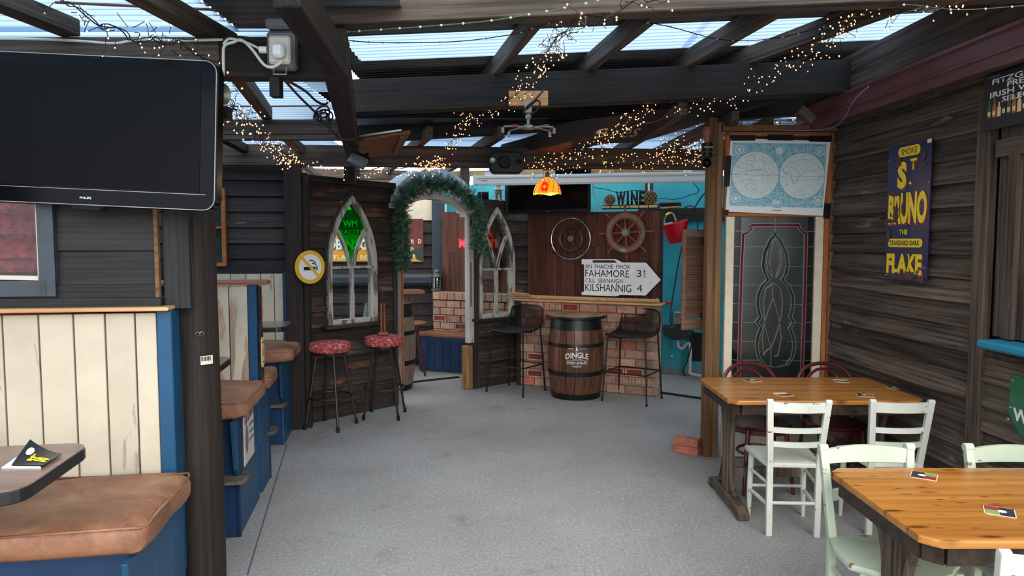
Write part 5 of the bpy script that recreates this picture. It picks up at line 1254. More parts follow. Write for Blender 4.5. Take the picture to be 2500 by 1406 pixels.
# ================================================================ ALLEY
u0_, z0_, u1_, z1_ = 0, 0, 0, 0
fs_ = Fr((1.32, 5.80), (1, -.03)); a = rect(fs_, 1664, 560, 1740, 805)
t = thing('louvred_shutter', 'brown louvred shutter panel left of the screen post', 'shutter', fs_.p(a[0], 0, 0), fs_.ang); wd = a[2]-a[0]+.04
b = MB(); b.box((.017, 0, (a[1]+a[3])/2), (.034, .03, a[3]-a[1])); b.box((wd-.017, 0, (a[1]+a[3])/2), (.034, .03, a[3]-a[1])); b.box((wd/2, 0, a[3]-.025), (wd, .028, .05)); b.box((wd/2, 0, a[1]+.045), (wd, .028, .09)); b.build('shutter_frame', 'louvre', t, bevel=.003)
for zz2 in (a[1]+.12, a[3]-.1): MB().box((.17, -.10, zz2), (.03, .22, .05)).build('hinge', 'darkmetal', t)
n = 34
for k in range(n):
    z = a[1]+.10+(a[3]-a[1]-.155)*(k+.5)/n; plank('slat', t, (.03, 0, z), (wd-.03, 0, z), .024, .006, (0, .75, .9), 'louvre', .001)
def tf(px, py, off): return FT.px(px, py, off)
a = tf(1657, 566, -.35); t = thing('mop_bucket', 'red oval mop bucket hanging tilted on the turquoise wall', 'bucket', FT.p(a[0], -.33, a[1]-.12), FT.ang); t.rotation_euler = (.15, -.22, FT.ang)
R_ = M(((1, 0, 0), (0, .62, 0), (0, 0, 1)))
MB().lathe([(.0001, 0), (.105, 0), (.12, .01), (.158, .225), (.170, .228), (.170, .24), (.152, .242), (.115, .02), (.0001, .018)], n=32, R=R_).build('tub', 'redplastic', t, smooth=True)
MB().tube([(-.11, -.02, .23), (-.105, -.02, .30), (-.06, -.02, .355), (-.0, -.02, .36), (.02, -.02, .33), (.03, -.02, .25)], .011, 8).build('handle', 'greymetal', t, smooth=True)
MB().box((-.08, -.03, .245), (.12, .05, .02)).build('wringer_edge', 'offwhite', t); MB().tube([(-.075, -.02, .352), (-.02, -.02, .367)], .014, 8).build('grip', 'yellow', t)
a = tf(1632, 500, -.3); t = thing('broom', 'black bristled broom head lying on the dark rail', 'broom', FT.p(a[0], -.2, a[1]), FT.ang)
MB().box((0, 0, .01), (.26, .07, .05)).build('bristles', 'black', t, bevel=.01); MB().tube([(-.1, -.02, -.035), (.12, -.02, -.02)], .014, 8).build('handle', 'stump', t)
a = tf(1655, 812, -.2); t = thing('wall_sink', 'dark wall basin in the alley below the red bucket', 'sink', FT.p(a[0], -.21, 0), FT.ang)
b = MB(); zt2 = a[1]+.07; o1 = rrect(0, 0, .40, .36, .06); 
b.lathe([(.0001, zt2-.15), (.10, zt2-.15), (.17, zt2-.10), (.205, zt2), (.215, zt2), (.215, zt2+.008), (.195, zt2+.006), (.155, zt2-.09), (.0001, zt2-.13)], n=28, R=M(((1, 0, 0), (0, .85, 0), (0, 0, 1)))); b.build('basin', 'sink', t, smooth=True)
b = MB(); b.box((.2, .14, zt2-.25), (.14, .06, .35)); b.build('support', 'black', t)
MB().tube(smoothpath([(.0, .05, zt2-.15), (.0, .05, zt2-.24), (.05, .05, zt2-.27), (.09, .05, zt2-.22), (.13, .05, zt2-.20), (.15, .05, zt2-.28), (.15, .05, .12), (.18, .03, .06), (.5, .0, .045)], 4), .02, 8).build('waste_pipe', 'pipe', t, smooth=True)
a = tf(1656, 776, -.03); t = thing('socket_box', 'grey outdoor socket box above the dark basin', 'socket', FT.p(a[0], -.04, a[1]), FT.ang); MB().box((0, 0, 0), (.10, .07, .16)).build('box', 'greymetal', t, bevel=.008); MB().box((0, -.038, .04), (.07, .01, .06)).build('cover', 'grey', t, bevel=.003)
a = H(1647, 914); t = thing('plastic_bucket', 'white lidded plastic bucket with yellow and blue label under the basin', 'bucket', (a.x, a.y+.08, 0))
MB().lathe([(.0001, 0), (.088, 0), (.105, .235), (.0001, .235)], n=26).build('tub', 'bucketwhite', t, smooth=True); MB().lathe([(.110, .225), (.113, .232), (.113, .25), (.105, .258), (.0001, .258)], n=26).build('lid', 'bucketwhite', t, smooth=True)
MB().lathe([(.0975, .06), (.1035, .17)], n=6, a0=-2.2, a1=-1.75).build('yellow_label', 'yellow', t); MB().lathe([(.0975, .07), (.1035, .17)], n=6, a0=-1.78, a1=-1.25).build('blue_label', plain('blue_label', (40, 80, 130), .5), t)
def drain(label, A, B):
    d = B-A; L = d.length; t = thing('drain_grate', label, 'drain', A, math.atan2(d.y, d.x), 'slotted floor drains'); MB().box((L/2, 0, .003), (L, .06, .006)).build('channel', 'ink', t)
    b = MB()
    for k in range(int(L/.03)): b.box((.03*k+.01, 0, .008), (.008, .05, .004))
    b.box((L/2, .032, .007), (L, .008, .007)); b.box((L/2, -.032, .007), (L, .008, .007)); b.build('grating', 'darkmetal', t)
drain('black slotted floor drain crossing the alley right of the brick counter', H(1598, 957), H(1727, 976)); drain('black slotted floor drain crossing the floor inside the archway', H(985, 936), H(1122, 921))
a = tf(1622, 742, -.2); t = tag(MB().box((0, 0, 0), (.12, .08, .02)).build('red_tray', 'redplastic'), 'small red plastic edge right of the counter ledge', 'tray'); put(t, FT.p(a[0], -.06, a[1]), FT.ang)
# no smoking sign
a = W(757, 652, 6.24); t = thing('no_smoking_sign', 'round yellow no smoking sign on the square dark post', 'sign', a, PL.ang+.02)
MB().prism(circ(0, 0, .147, 40), -.004, .006).build('disc', 'signring', t); MB().prism(circ(0, 0, .112, 40), -.006, -.004).build('face', 'signface', t)
b = MB(); b.box((-.01, -.007, -.012), (.115, .002, .03)); b.box((.058, -.007, -.012), (.006, .002, .03)); b.box((.07, -.007, -.012), (.006, .002, .03)); b.build('cigarette', 'ink', t)
b = MB(); b.band(circ(.028, .05, .03, 8, .014, a0=PI*.9, a1=-PI*.1+0), .008, -.008, -.006) if 0 else b.band([(-.01, .05), (.0, .062), (.02, .058), (.04, .045), (.055, .03)], .008, -.008, -.006); b.band([(.015, .03), (.03, .034), (.045, .025), (.062, .012)], .007, -.008, -.006); b.build('smoke_mark', 'ink', t)
MB().band([(-.085, .085), (.085, -.085)], .026, -.0095, -.0075).build('bar', 'signring', t); MB().sphere((0, -.01, 0), .005, 8, 6).build('screw', 'greymetal', t)
# ================================================================ STAINED GLASS SCREEN AND MAP
def gp(x, y, off=-.02): return FS.px(x, y, off)
t = thing('stained_glass_door', 'tall leaded stained glass door with cream frame below the map', 'door', FS.p(0, -.02, 0), FS.ang)
Lb = gp(1770, 1300)[0]; ztop = gp(1890, 528)[1]
xl0, xl1 = gp(1768, 720)[0], gp(1788, 720)[0]; xr0, xr1 = gp(1984, 720)[0], gp(2004, 720)[0]
for a, b_ in ((xl0, xl1), (xr0, xr1)): plank('stile', t, ((a+b_)/2, 0, .02), ((a+b_)/2, 0, ztop), b_-a, .045, (1, 0, 0), 'ivory', .004)
plank('bottom_rail', t, (xl0, 0, .10), (xr1, 0, .10), .18, .04, (0, 0, 1), 'ivory'); plank('side_trim', t, (xr1+.02, .0, 0), (xr1+.02, .0, ztop+.6), .035, .05, (1, 0, 0), 'orange_frame'); plank('side_trim', t, (xr1+.065, .0, 0), (xr1+.065, .0, ztop+.6), .05, .06, (1, 0, 0), 'timber_vert')
gx0, gx1 = xl1, xr0; gc = (gx0+gx1)/2; gw = gx1-gx0; gz0 = .2
MB().prism([(gx0, gz0), (gx1, gz0), (gx1, ztop), (gx0, ztop)], .002, .006).build('clear_glass', 'sg_clear', t)
# local mapping from the zoomed drawing (x 75..780, y 35..1400 of the close view, 3.516 px per px)
def zz_(x, y): return gp(1770+x/3.516+(0), 520+y/3.516)
def gm(x, y):       # straighten the lean of the door: x fraction across the glass
    z = gp(1890, 520+y/3.516)[1]; lx = 68+(20-68)*(y/1400); rx = 785+(725-785)*(y/1400); return (gx0+gw*(x-lx)/(rx-lx), z)
zb_ = gp(1890, 1040)[1]; yb_ = (1040-520)*3.516
side = [gm(145+(88-145)*(y-180)/1220, y) for y in (180, 500, 900, 1300, yb_-60)]; sidr = [gm(702+(645-702)*(y-180)/1220, y) for y in (180, 500, 900, 1300, yb_-60)]
b = MB(); b.band(side, .021, -.004, .001); b.build('red_border', 'sg_red', t); b = MB(); b.band(sidr, .021, -.004, .001); b.build('red_border', 'sg_red', t)
b = MB(); b.band([gm(215, 103), gm(430, 103), gm(645, 105)], .02, -.004, .001); b.build('red_border', 'sg_red', t)
b = MB(); b.band([gm(110, yb_), gm(350, yb_+40), gm(560, yb_)], .02, -.004, .001); b.build('red_border', 'sg_red', t)
for P in ([(215, 103), (212, 135), (185, 165), (148, 180)], [(645, 103), (652, 140), (675, 165), (702, 180)]):
    MB().band([gm(*q) for q in P], .02, -.004, .001).build('red_corner', 'sg_red', t)
ledL = MB()
def lead(P, w_=.0055): ledL.band([gm(*q) for q in P], w_, -.007, .004)
def sidepts(dx): return [(x+dx, y) for x, y in ((145, 180), (125, 500), (108, 900), (93, 1300), (80, yb_-60))]
for dx in (-13, 13): lead(sidepts(dx))
for dx in (-13, 13): lead([(702-dx, 180), (690-dx, 500), (672-dx, 900), (652-dx, 1300), (640-dx, yb_-60)])
lead([(215, 92), (645, 92)]); lead([(228, 115), (632, 115)]); lead([(430, 35), (430, 160)]); lead([(75, 155), (150, 155)]); lead([(712, 160), (775, 160)])
lead([(215, 92), (212, 130), (185, 160), (135, 172)]); lead([(228, 118), (225, 150), (195, 175), (158, 190)]); lead([(645, 92), (652, 130), (680, 155), (712, 172)]); lead([(632, 118), (640, 150), (665, 172), (690, 190)])
leaf = [(430, 165), (370, 230), (318, 340), (302, 450), (318, 520), (348, 570)]; lob = [(348, 570), (295, 620), (258, 700), (250, 780), (262, 850), (275, 890), (240, 935), (278, 985), (248, 1060), (235, 1150), (255, 1240), (300, 1300), (380, 1320)]
def mir(P, c=415, k=1.0): return [(2*(c+ (430-415)*(1-y/1400)*1.0) - x, y) for x, y in P]
for S_ in (leaf, lob):
    for Q in (S_, mir(S_)):
        ins = [(x+(14 if Q is S_ else -14), y) for x, y in Q]
        MB().band([gm(*q) for q in ins], .019, -.004, .001).build('green_glass', 'sg_green', t); lead(Q); lead([(x+(28 if Q is S_ else -28), y+4) for x, y in Q], .004)
for y, (a1, a2) in {290: (350, 500), 455: (302, 525), 618: (300, 515), 780: (250, 530), 938: (240, 530), 1100: (245, 525), 1262: (265, 470)}.items():
    lead([(160-y*.03, y), (a1, y)], .004); lead([(a2, y), (690-y*.03, y+8)], .004); lead([(60-y*.02, y-4), (130-y*.03, y)], .004); lead([(715-y*.03, y), (775-y*.03, y)], .004)
for P in ([(425, 205), (365, 300), (345, 420), (360, 500), (405, 560)], [(425, 205), (475, 300), (485, 420), (465, 500), (430, 560)], [(425, 215), (390, 320), (375, 430), (400, 540)], [(425, 215), (462, 320), (468, 430), (430, 540)],
          [(410, 600), (340, 650), (318, 760), (320, 880), (325, 950)], [(410, 600), (470, 650), (485, 760), (475, 880), (455, 950)], [(400, 735), (350, 860), (320, 950)], [(405, 735), (440, 860), (460, 950)], [(400, 600), (398, 740)],
          [(320, 950), (350, 1060), (378, 1160)], [(458, 950), (420, 1060), (378, 1160)], [(318, 955), (300, 1080), (310, 1220), (340, 1180), (365, 1160)], [(460, 955), (470, 1080), (440, 1220), (410, 1230)], [(378, 1160), (375, 1310)]): lead(P, .0045)
ledL.build('lead_lines', 'lead', t)['kind'] = 'stuff'
for x0, x1, m_ in ((gx0, side[1][0]-.012, 'sg_edge'), (sidr[1][0]+.012, gx1, 'sg_edge')): MB().prism([(x0, gz0), (x1, gz0), (x1, ztop), (x0, ztop)], -.001, .002).build('edge_glass', m_, t)
# map
t = thing('map_frame', 'orange-brown timber frame around the old world map', 'frame', FS.p(0, -.03, 0), FS.ang)
q = [gp(1765, 527, -.03), gp(2026, 532, -.03), gp(2036, 326, -.03), gp(1770, 323, -.03)]
fx0, fx1, fz0, fz1 = q[0][0], q[1][0], q[0][1], q[3][1]
for A, B, u_ in (((fx0+.02, 0, fz0), (fx0+.02, 0, fz1), (1, 0, 0)), ((fx1-.01, 0, fz0), (fx1-.01, 0, fz1), (1, 0, 0)), ((fx0, 0, fz1-.015), (fx1, 0, fz1-.015), (0, 0, 1)), ((fx0, 0, fz0+.01), (fx1, 0, fz0+.01), (0, 0, 1))): plank('frame_bar', t, A, B, .032, .035, u_, 'orange_frame')
MB().box(((fx0+fx1)/2, .01, (fz0+fz1)/2), (fx1-fx0-.02, .01, fz1-fz0-.02)).build('backboard', 'board', t)
plank('top_trim', t, (fx0-.02, .0, fz1+.03), (fx1+.03, .0, fz1+.03), .05, .05, (0, 0, 1), 'timber_vert')
t = thing('world_map', 'blue old world map poster held with black tape above the stained glass', 'map', FS.p(0, -.055, 0), FS.ang)
def mp(x, y): return gp(1760+x/6.39, 320+y/6.39, -.055)
def mpoly(P, y0, y1, name, m_): return MB().prism([mp(*p) for p in P], y0, y1).build(name, m_, t)
mpoly([(70, 1255), (1590, 1322), (1710, 160), (150, 110)], -.003, .0, 'sheet', 'paper'); mpoly([(125, 1165), (1585, 1200), (1645, 200), (185, 180)], -.0042, -.003, 'print_ground', 'mapblue')
def disc(x, y, r, m_, lay, name='print_disc', n=36):
    c = mp(x, y); r = r/6.39*5.45/1733; MB().prism(circ(c[0], c[1], r, n), lay-.0009, lay).build(name, m_, t)
for x, y, r in ((535, 690, 368), (1262, 700, 358)): disc(x, y, r, 'mapdark', -.0044); disc(x, y, r-6, 'mapdisc', -.0052)
disc(912, 330, 122, 'mapblue', -.0056); disc(912, 310, 60, 'mapdisc', -.0064); disc(880, 1050, 150, 'mapblue', -.0056)
mpoly([(800, 1145), (915, 1145), (915, 1085), (800, 1085)], -.0070, -.0064, 'print_cartouche', 'mapdisc')
for x, y in ((285, 290), (1540, 320), (225, 1045), (1512, 1082)): disc(x, y, 72, 'mapdisc', -.0056, n=18); disc(x, y, 58, 'mapblue', -.0064, n=18); disc(x, y, 34, 'mapdisc', -.0072, n=14)
def mline(P, w_=.0016, m_='mapdark', nm='print_line', closed=False, lay=-.0060): MB().band([mp(*p) for p in P], w_, lay-.0006, lay, closed=closed).build(nm, m_, t)
afr = [(1020, 550), (1080, 560), (1160, 600), (1200, 640), (1230, 682), (1258, 672), (1200, 740), (1170, 790), (1130, 830), (1110, 790), (1090, 680), (1050, 672), (990, 655), (965, 610), (980, 575)]
mpoly(afr[::-1], -.0060, -.0054, 'print_land', plain('map_land_blue', (150, 190, 206), .6)); mline(afr, .0028, 'mapdark', 'print_coast', True, -.0064)
mline([(290, 460), (340, 510), (400, 520), (460, 520), (490, 560), (520, 610), (600, 600), (660, 560), (700, 480), (640, 450)], .0018); mline([(650, 650), (640, 700), (660, 760), (720, 740), (760, 680), (700, 650), (650, 650)], .0016)
mline([(170, 680), (535, 685), (905, 690)]); mline([(170, 680), (350, 640), (535, 610), (700, 625), (905, 690)]); mline([(905, 690), (1000, 730), (1150, 775), (1300, 775), (1500, 750), (1620, 715)]); mline([(905, 700), (1262, 710), (1620, 715)])
mline([(200, 810), (350, 760), (560, 770)]); mline([(205, 540), (400, 600), (640, 605), (870, 560)]); mline([(380, 850), (400, 820), (460, 812), (520, 830), (545, 870), (500, 925), (420, 930), (385, 890)], .0018, closed=True); mline([(385, 410), (420, 385), (500, 385), (530, 420), (520, 460), (400, 465)], .0018, closed=True)
mline([(1150, 930), (1300, 930), (1310, 1000), (1160, 1010)], .0014, closed=True); mline([(1080, 500), (1180, 460), (1300, 440), (1400, 470), (1500, 500), (1540, 600), (1460, 640), (1380, 620), (1260, 640)], .0016); mline([(190, 205), (1650, 225)], .0012)
mpoly([(790, 1243), (945, 1247), (945, 1237), (790, 1233)], -.0036, -.003, 'caption_mark', 'greyink')
for k, P in enumerate(([(150, 155), (530, 150), (535, 68), (150, 65)], [(722, 145), (1120, 152), (1128, 62), (725, 55)], [(1368, 165), (1720, 172), (1722, 75), (1370, 75)], [(45, 865), (130, 865), (160, 385), (72, 385)], [(38, 1315), (105, 1315), (118, 1228), (42, 1228)], [(1590, 1360), (1690, 1365), (1712, 1130), (1620, 1125)])):
    mpoly(P, -.009, -.0074, 'black_tape', 'tape')
u_, z_ = gp(1765, 432, -.06); MB().tube([(0, 0, 0), (0, -.03, 0), (0, -.035, .012), (0, -.02, .016)], .004, 6).build('brass_hook', 'brass', bpy.data.objects['screen_post']).location = (.0, -.055, z_)
# ================================================================ SIGNS ON THE RIGHT WALL
OW = -.045
def wsign(xa, xb, ya, yb, off=OW): return rect(FW, xa, ya, xb, yb, off)
u0, z0 = FW.px(2160, 684, OW); u1 = FW.px(2271, 500, OW)[0]; z1 = FW.px(2225, 349, OW)[1]; z0 = FW.px(2207, 684, OW)[1]; w_, h_ = u1-u0, z1-z0
t = thing('enamel_sign', 'tall navy enamel tobacco sign with yellow letters on the right wall', 'sign', FW.p(u0, OW, z0), FW.ang)
MB().box((w_/2, 0, h_/2), (w_, .006, h_)).build('plate', 'navy', t)
def st(s, fx, fz, fw, fh, m_='yellow', bold=.03, sh=True, **k):
    x, z, w2, h2 = fx*w_, (1-fz)*h_, fw*w_, fh*h_
    if sh: text(t, s, x+.010, z-.009, w2, h2, 'pinkred', -.0045, bold, **k); text(t, s, x+.005, z-.004, w2, h2, 'ink', -.005, bold, **k)
    text(t, s, x, z, w2, h2, m_, -.0058, bold, **k)
def pill(fx, fz, fw, fh): MB().prism(rrect(fx*w_, (1-fz)*h_, fw*w_, fh*h_, fh*h_*.45), -.0050, -.003).build('yellow_pill', 'yellow', t)
pill(.50, .055, .50, .072); st('SMOKE', .50, .055, .38, .045, 'ink', .0, False)
st('S', .36, .225, .22, .20, bold=.06); st('T', .62, .155, .15, .08, bold=.04); st('.', .56, .29, .06, .022, bold=.05)
st('BRUNO', .50, .47, .90, .235, bold=.05); st('THE', .44, .645, .19, .036, bold=.04, sh=False)
pill(.47, .725, .80, .062); st('STANDARD DARK', .47, .725, .70, .036, 'ink', .02, False); st('FLAKE', .47, .88, .84, .15, bold=.05)
rnd = random.Random(5)
def blob(cx_, cz_, rx, rz_, m_='rust', y=-.0066, seed=0, par=None):
    r_ = random.Random(seed); P = []
    for i in range(18):
        a = 2*PI*i/18; k = 1+r_.uniform(-.3, .3); P.append((cx_+rx*k*math.cos(a), cz_+rz_*k*math.sin(a)))
    MB().prism(P, y, y+.0006).build('rust_patch', m_, par or t)
for i, (fx, fz, a, b_) in enumerate(((.26, .12, .028, .04), (.84, .11, .022, .03), (.18, .36, .05, .012), (.24, .50, .03, .06), (.42, .48, .02, .04), (.8, .18, .05, .010), (.08, .66, .02, .05), (.3, .97, .07, .022), (.62, .965, .08, .028), (.55, .86, .016, .05), (.1, .56, .04, .014), (.88, .985, .03, .02))): blob(fx*w_, (1-fz)*h_, a, b_, seed=i)
for fx, fz in ((.04, .1), (.04, .5), (.97, .3), (.05, .97), (.94, .9)): MB().sphere((fx*w_, -.005, (1-fz)*h_), .005, 8, 5).build('screw', 'greymetal', t)
MB().box((w_*.95, -.005, h_*.985), (.035, .003, .022)).build('white_tag', 'white', t)
# bar sign
z0 = FW.px(2435, 318, OW)[1]; z1 = FW.px(2425, 188, OW)[1]; u0 = FW.px(2419, 250, OW)[0]; w_ = .62; h_ = z1-z0
t = thing('whiskey_sign', 'black whiskey selection sign with a row of bottles at the upper right edge', 'sign', FW.p(u0, OW-.03, z0), FW.ang)
MB().box((w_/2, 0, h_/2), (w_, .02, h_)).build('board', plain('blackboard', (34, 34, 38), .5), t)
for s, fz, fw in (("FITZGERALD'S", .86, .80), ('PREMIUM', .745, .46), ('IRISH WHISKEY', .625, .84), ('SELECTION', .50, .56)): text(t, s, w_/2, fz*h_, fw*w_, .028, 'signface', -.0115, .02)
MB().box((.07, -.0115, h_*.955), (.09, .002, .006)).build('turquoise_stroke', 'shelfblue', t)
rnd = random.Random(2); bc = [plain('bottle_print_%s' % n, c, .4) for n, c in (('green', (60, 90, 70)), ('amber', (170, 96, 60)), ('cream', (210, 200, 160)), ('dark', (50, 46, 50)))]
for k in range(16):
    x = .05+.034*k; hb = rnd.uniform(.07, .095); MB().prism([(x-.012, .06), (x+.012, .06), (x+.012, .06+hb*.6), (x+.004, .06+hb*.75), (x+.004, .06+hb), (x-.004, .06+hb), (x-.004, .06+hb*.75), (x-.012, .06+hb*.6)], -.0125, -.0105).build('printed_bottle', bc[k % 4], t)
    MB().box((x, -.013, .082), (.018, .001, .022)).build('printed_label', 'label', t)
# green sign
u0, z1 = FW.px(2468, 912, OW); z0 = FW.px(2472, 1048, OW)[1]-.015; w_ = .46; h_ = z1-z0
t = thing('green_sign', 'green enamel sign with white letters low on the right-hand wall edge', 'sign', FW.p(u0, OW-.0, z0), FW.ang)
MB().prism([(.0, h_), (w_, h_), (w_, .09), (w_-.08, 0), (.08, 0), (0, .09)], -.003, .003).build('plate', 'signgreen', t)
text(t, 'IRISH', w_/2, h_*.68, .24, .065, 'inkwhite', -.004, .04); text(t, 'WHISKEY', w_/2, h_*.33, .40, .065, 'inkwhite', -.004, .04)
for x, z in ((.02, h_-.03), (.012, h_*.42), (.0, .06)): MB().lathe([(.0001, .008), (.006, .006), (.008, 0)], (x, -.003, z), 10, RX).build('screw', 'greymetal', t)
# shelf
u0, z0 = FW.px(2393, 838, -.13)
t = thing('wall_shelf', 'turquoise painted serving shelf on the right wall', 'shelf', FW.p(u0, 0, 0), FW.ang)
MB().box((.9, -.075, z0), (1.8, .16, .045)).build('shelf_board', 'shelfblue', t, bevel=.012)
# ================================================================ CEILING FITTINGS
a = W(1290, 240, 4.90)
t = thing('pine_block', 'pale pine mounting block on the dark roof beam', 'block', (a.x, 4.885, 0)); p0, p1 = W(1242, 258, 4.88), W(1338, 222, 4.88)
MB().box(((p0.x+p1.x)/2-a.x, 0, (p0.z+p1.z)/2), (p1.x-p0.x, .03, p1.z-p0.z)).build('block', 'pinebatten', t, bevel=.002)
t = thing('projector_mount', 'grey metal projector ceiling mount with splayed arms and no projector', 'mount', (W(1290, 300, 4.82).x, 4.82, 0)); zt3 = W(1290, 250, 4.82).z; zb3 = W(1290, 312, 4.82).z
MB().box((0, 0, zt3-.03), (.05, .04, .085)).build('bracket', 'greymetal', t, bevel=.006); MB().cyl((0, 0, zt3-.07), (0, 0, zb3+.02), .011, n=10).build('stem', 'greymetal', t)
MB().lathe([(.012, 0), (.02, .004), (.02, .03), (.012, .034)], (0, 0, zt3-.11), 12).build('swivel', 'greymetal', t); MB().lathe([(.0001, -.008), (.042, -.008), (.046, 0), (.04, .012), (.02, .022), (.0001, .022)], (0, 0, zb3), 20).build('hub', 'greymetal', t, smooth=True)
for x, y in ((-.17, -.08), (.17, -.06), (.15, .1), (-.13, .1)):
    MB().tube([(0, 0, zb3), (x*.5, y*.5, zb3+.004), (x*.95, y, zb3-.004), (x, y, zb3-.03)], .006, 6).build('arm', 'greymetal', t); MB().cyl((x, y, zb3-.045), (x, y, zb3-.012), .011, n=10).build('clamp', 'greymetal', t)
MB().tube([(.045, -.02, zb3+.0), (.13, -.05, zb3+.012), (.15, -.05, zb3-.02)], .004, 5).build('arm', 'greymetal', t); MB().box((-.09, -.05, zb3+.008), (.04, .02, .008)).build('red_clip', 'redplastic', t)
P = [W(1330, 216, 4.84), W(1305, 245, 4.8), W(1285, 262, 4.8), W(1279, 275, 4.8), W(1290, 280, 4.82), W(1310, 270, 4.83), W(1318, 252, 4.83), W(1310, 245, 4.82), W(1295, 258, 4.8), W(1285, 268, 4.8)]
tag(MB().tube(smoothpath(P, 5), .006, 6).build('cable', 'cable', None, smooth=True), 'black looped cable at the projector mount', 'cable')
# speaker
a = W(1236, 398, 6.22); t = thing('speaker', 'black wall speaker with round drivers above the projector screen case', 'speaker', a, .12); t.scale = (.85, .85, .85)
MB().prism([(-.17, -.07), (-.14, -.105), (.14, -.105), (.17, -.07), (.165, .08), (.13, .105), (-.13, .105), (-.165, .08)], -.09, .09).build('cabinet', 'black', t, bevel=.008)
for x, r in ((-.03, .078), (.115, .035)): MB().lathe([(r, .0), (r, .012), (r-.008, .012), (r-.014, .004), (r*.3, -.008), (.0001, -.004)], (x, -.09, 0), 28, RX).build('driver', 'blackgloss' if r < .05 else 'blackmetal', t, smooth=True)
MB().box((-.19, 0, 0), (.05, .05, .05)).build('bracket', 'black', t)
MB().lathe([(.0001, .0), (.03, .0), (.03, .05), (.024, .055), (.0001, .05)], (-.155, -.11, .01), 18, RX).build('small_lamp', 'greymetal', t, smooth=True)
# pendant lamp
a = W(1336, 432, 6.8); t = thing('pendant_lamp', 'amber stained glass pendant lamp with red flowers, lit', 'lamp', (a.x, a.y, 0)); zt4 = a.z; zbt = W(1336, 476, 6.8).z; hL = zt4-zbt
n = 24; prl = [(.022, 0), (.06, .10), (.095, .30), (.12, .58), (.131, .82), (.132, 1.)]
for k in range(12):
    b = MB(); vs = []
    for i, (r, q) in enumerate(prl):
        for j in range(3):
            an = 2*PI*(k+j/2)/12; dz = (.10*abs(math.sin(an*2+.6)) if i == 5 else 0); vs.append((r*math.cos(an), r*math.sin(an), zt4-hL*(q-dz)))
    b.add(vs, [(i*3+j, i*3+j+1, i*3+j+4, i*3+j+3) for i in range(5) for j in range(2)]); b.build('glass_panel', 'lampyellow', t, smooth=True, fix=False)
    lp = [V((r*1.01*math.cos(2*PI*k/12+.18*math.sin(q*6)), r*1.01*math.sin(2*PI*k/12+.18*math.sin(q*6)), zt4-hL*q)) for r, q in prl]
    MB().tube(lp, .0022, 4).build('lead_line', 'ink', t)
def ons(an, q): 
    r = .1+(.133-.1)*min(1, max(0, (q-.33)/.5)); return V((r*1.025*math.cos(an), r*1.025*math.sin(an), zt4-hL*q))
for an0, q0 in ((-PI/2-.25, .58), (-.25, .62), (2.6, .6)):
    for k in range(6):
        an = 2*PI*k/6; c = (an0+.23*math.cos(an), q0+.20*math.sin(an)); b = MB(); b.add([ons(c[0]+.14*math.cos(2*PI*i/8), c[1]+.12*math.sin(2*PI*i/8)) for i in range(8)], [tuple(range(8))]); b.build('petal', 'lampred', t, fix=False)
    b = MB(); b.add([ons(an0+.10*math.cos(2*PI*i/8), q0+.09*math.sin(2*PI*i/8))*1. for i in range(8)], [tuple(range(8))]); o = b.build('flower_centre', 'lampyellow', t, fix=False); o.location = (0, -.003, 0)
MB().lathe([(.02, -.004), (.024, .0), (.02, .03), (.008, .05), (.006, .05)], (0, 0, zt4), 14).build('finial', 'stump', t, smooth=True); MB().cyl((0, 0, zt4+.04), (0, 0, 2.66), .003, n=6).build('cord', 'offwhite', t)
pl = bpy.data.lights.new('pendant_bulb', 'POINT'); pl.energy = 4; pl.color = (1, .62, .25); pl.shadow_soft_size = .03; po = bpy.data.objects.new('pendant_bulb', pl); C.objects.link(po); po.parent = t; po.location = (0, 0, zbt-.02)
# floodlight and flap board
a, b_, c, d = W(852, 347, 5.55), W(1002, 325, 5.35), W(975, 372, 5.95), W(866, 392, 6.05)
t = thing('flap_board', 'brown ledged board hanging under the roof beside the floodlight', 'board', (0, 0, 0)); up = V((0, 0, .022))
m = MB(); m.add([a, b_, c, d, a+up, b_+up, c+up, d+up], [(0, 1, 2, 3), (7, 6, 5, 4), (0, 4, 5, 1), (1, 5, 6, 2), (2, 6, 7, 3), (3, 7, 4, 0)]); m.build('board', 'railwood', t)
plank('metal_channel', t, a.lerp(b_, .12)+V((0, -.01, .03)), a.lerp(b_, .87)+V((0, -.01, .03)), .016, .02, (0, 0, 1), 'silver'); plank('batten', t, b_.lerp(c, .08)+(a-b_)*.12, b_.lerp(c, .95)+(d-c)*.12, .04, .03, (0, 0, 1), 'railwood')
a = W(874, 393, 5.2); t = thing('floodlight', 'grey floodlight hanging tilted below the flap board', 'floodlight', a, 0); t.rotation_euler = (-.5, .42, -.2)
MB().box((0, 0, 0), (.135, .035, .085)).build('housing', 'grey', t, bevel=.006); MB().box((0, -.019, -.006), (.115, .004, .06)).build('lens', 'greymetal', t); MB().box((0, -.0, .048), (.15, .05, .014)).build('visor', 'black', t)
MB().lathe([(.0001, .0), (.02, .0), (.014, .03), (.0001, .035)], (0.03, 0, .055), 12).build('gland', 'black', t, smooth=True)
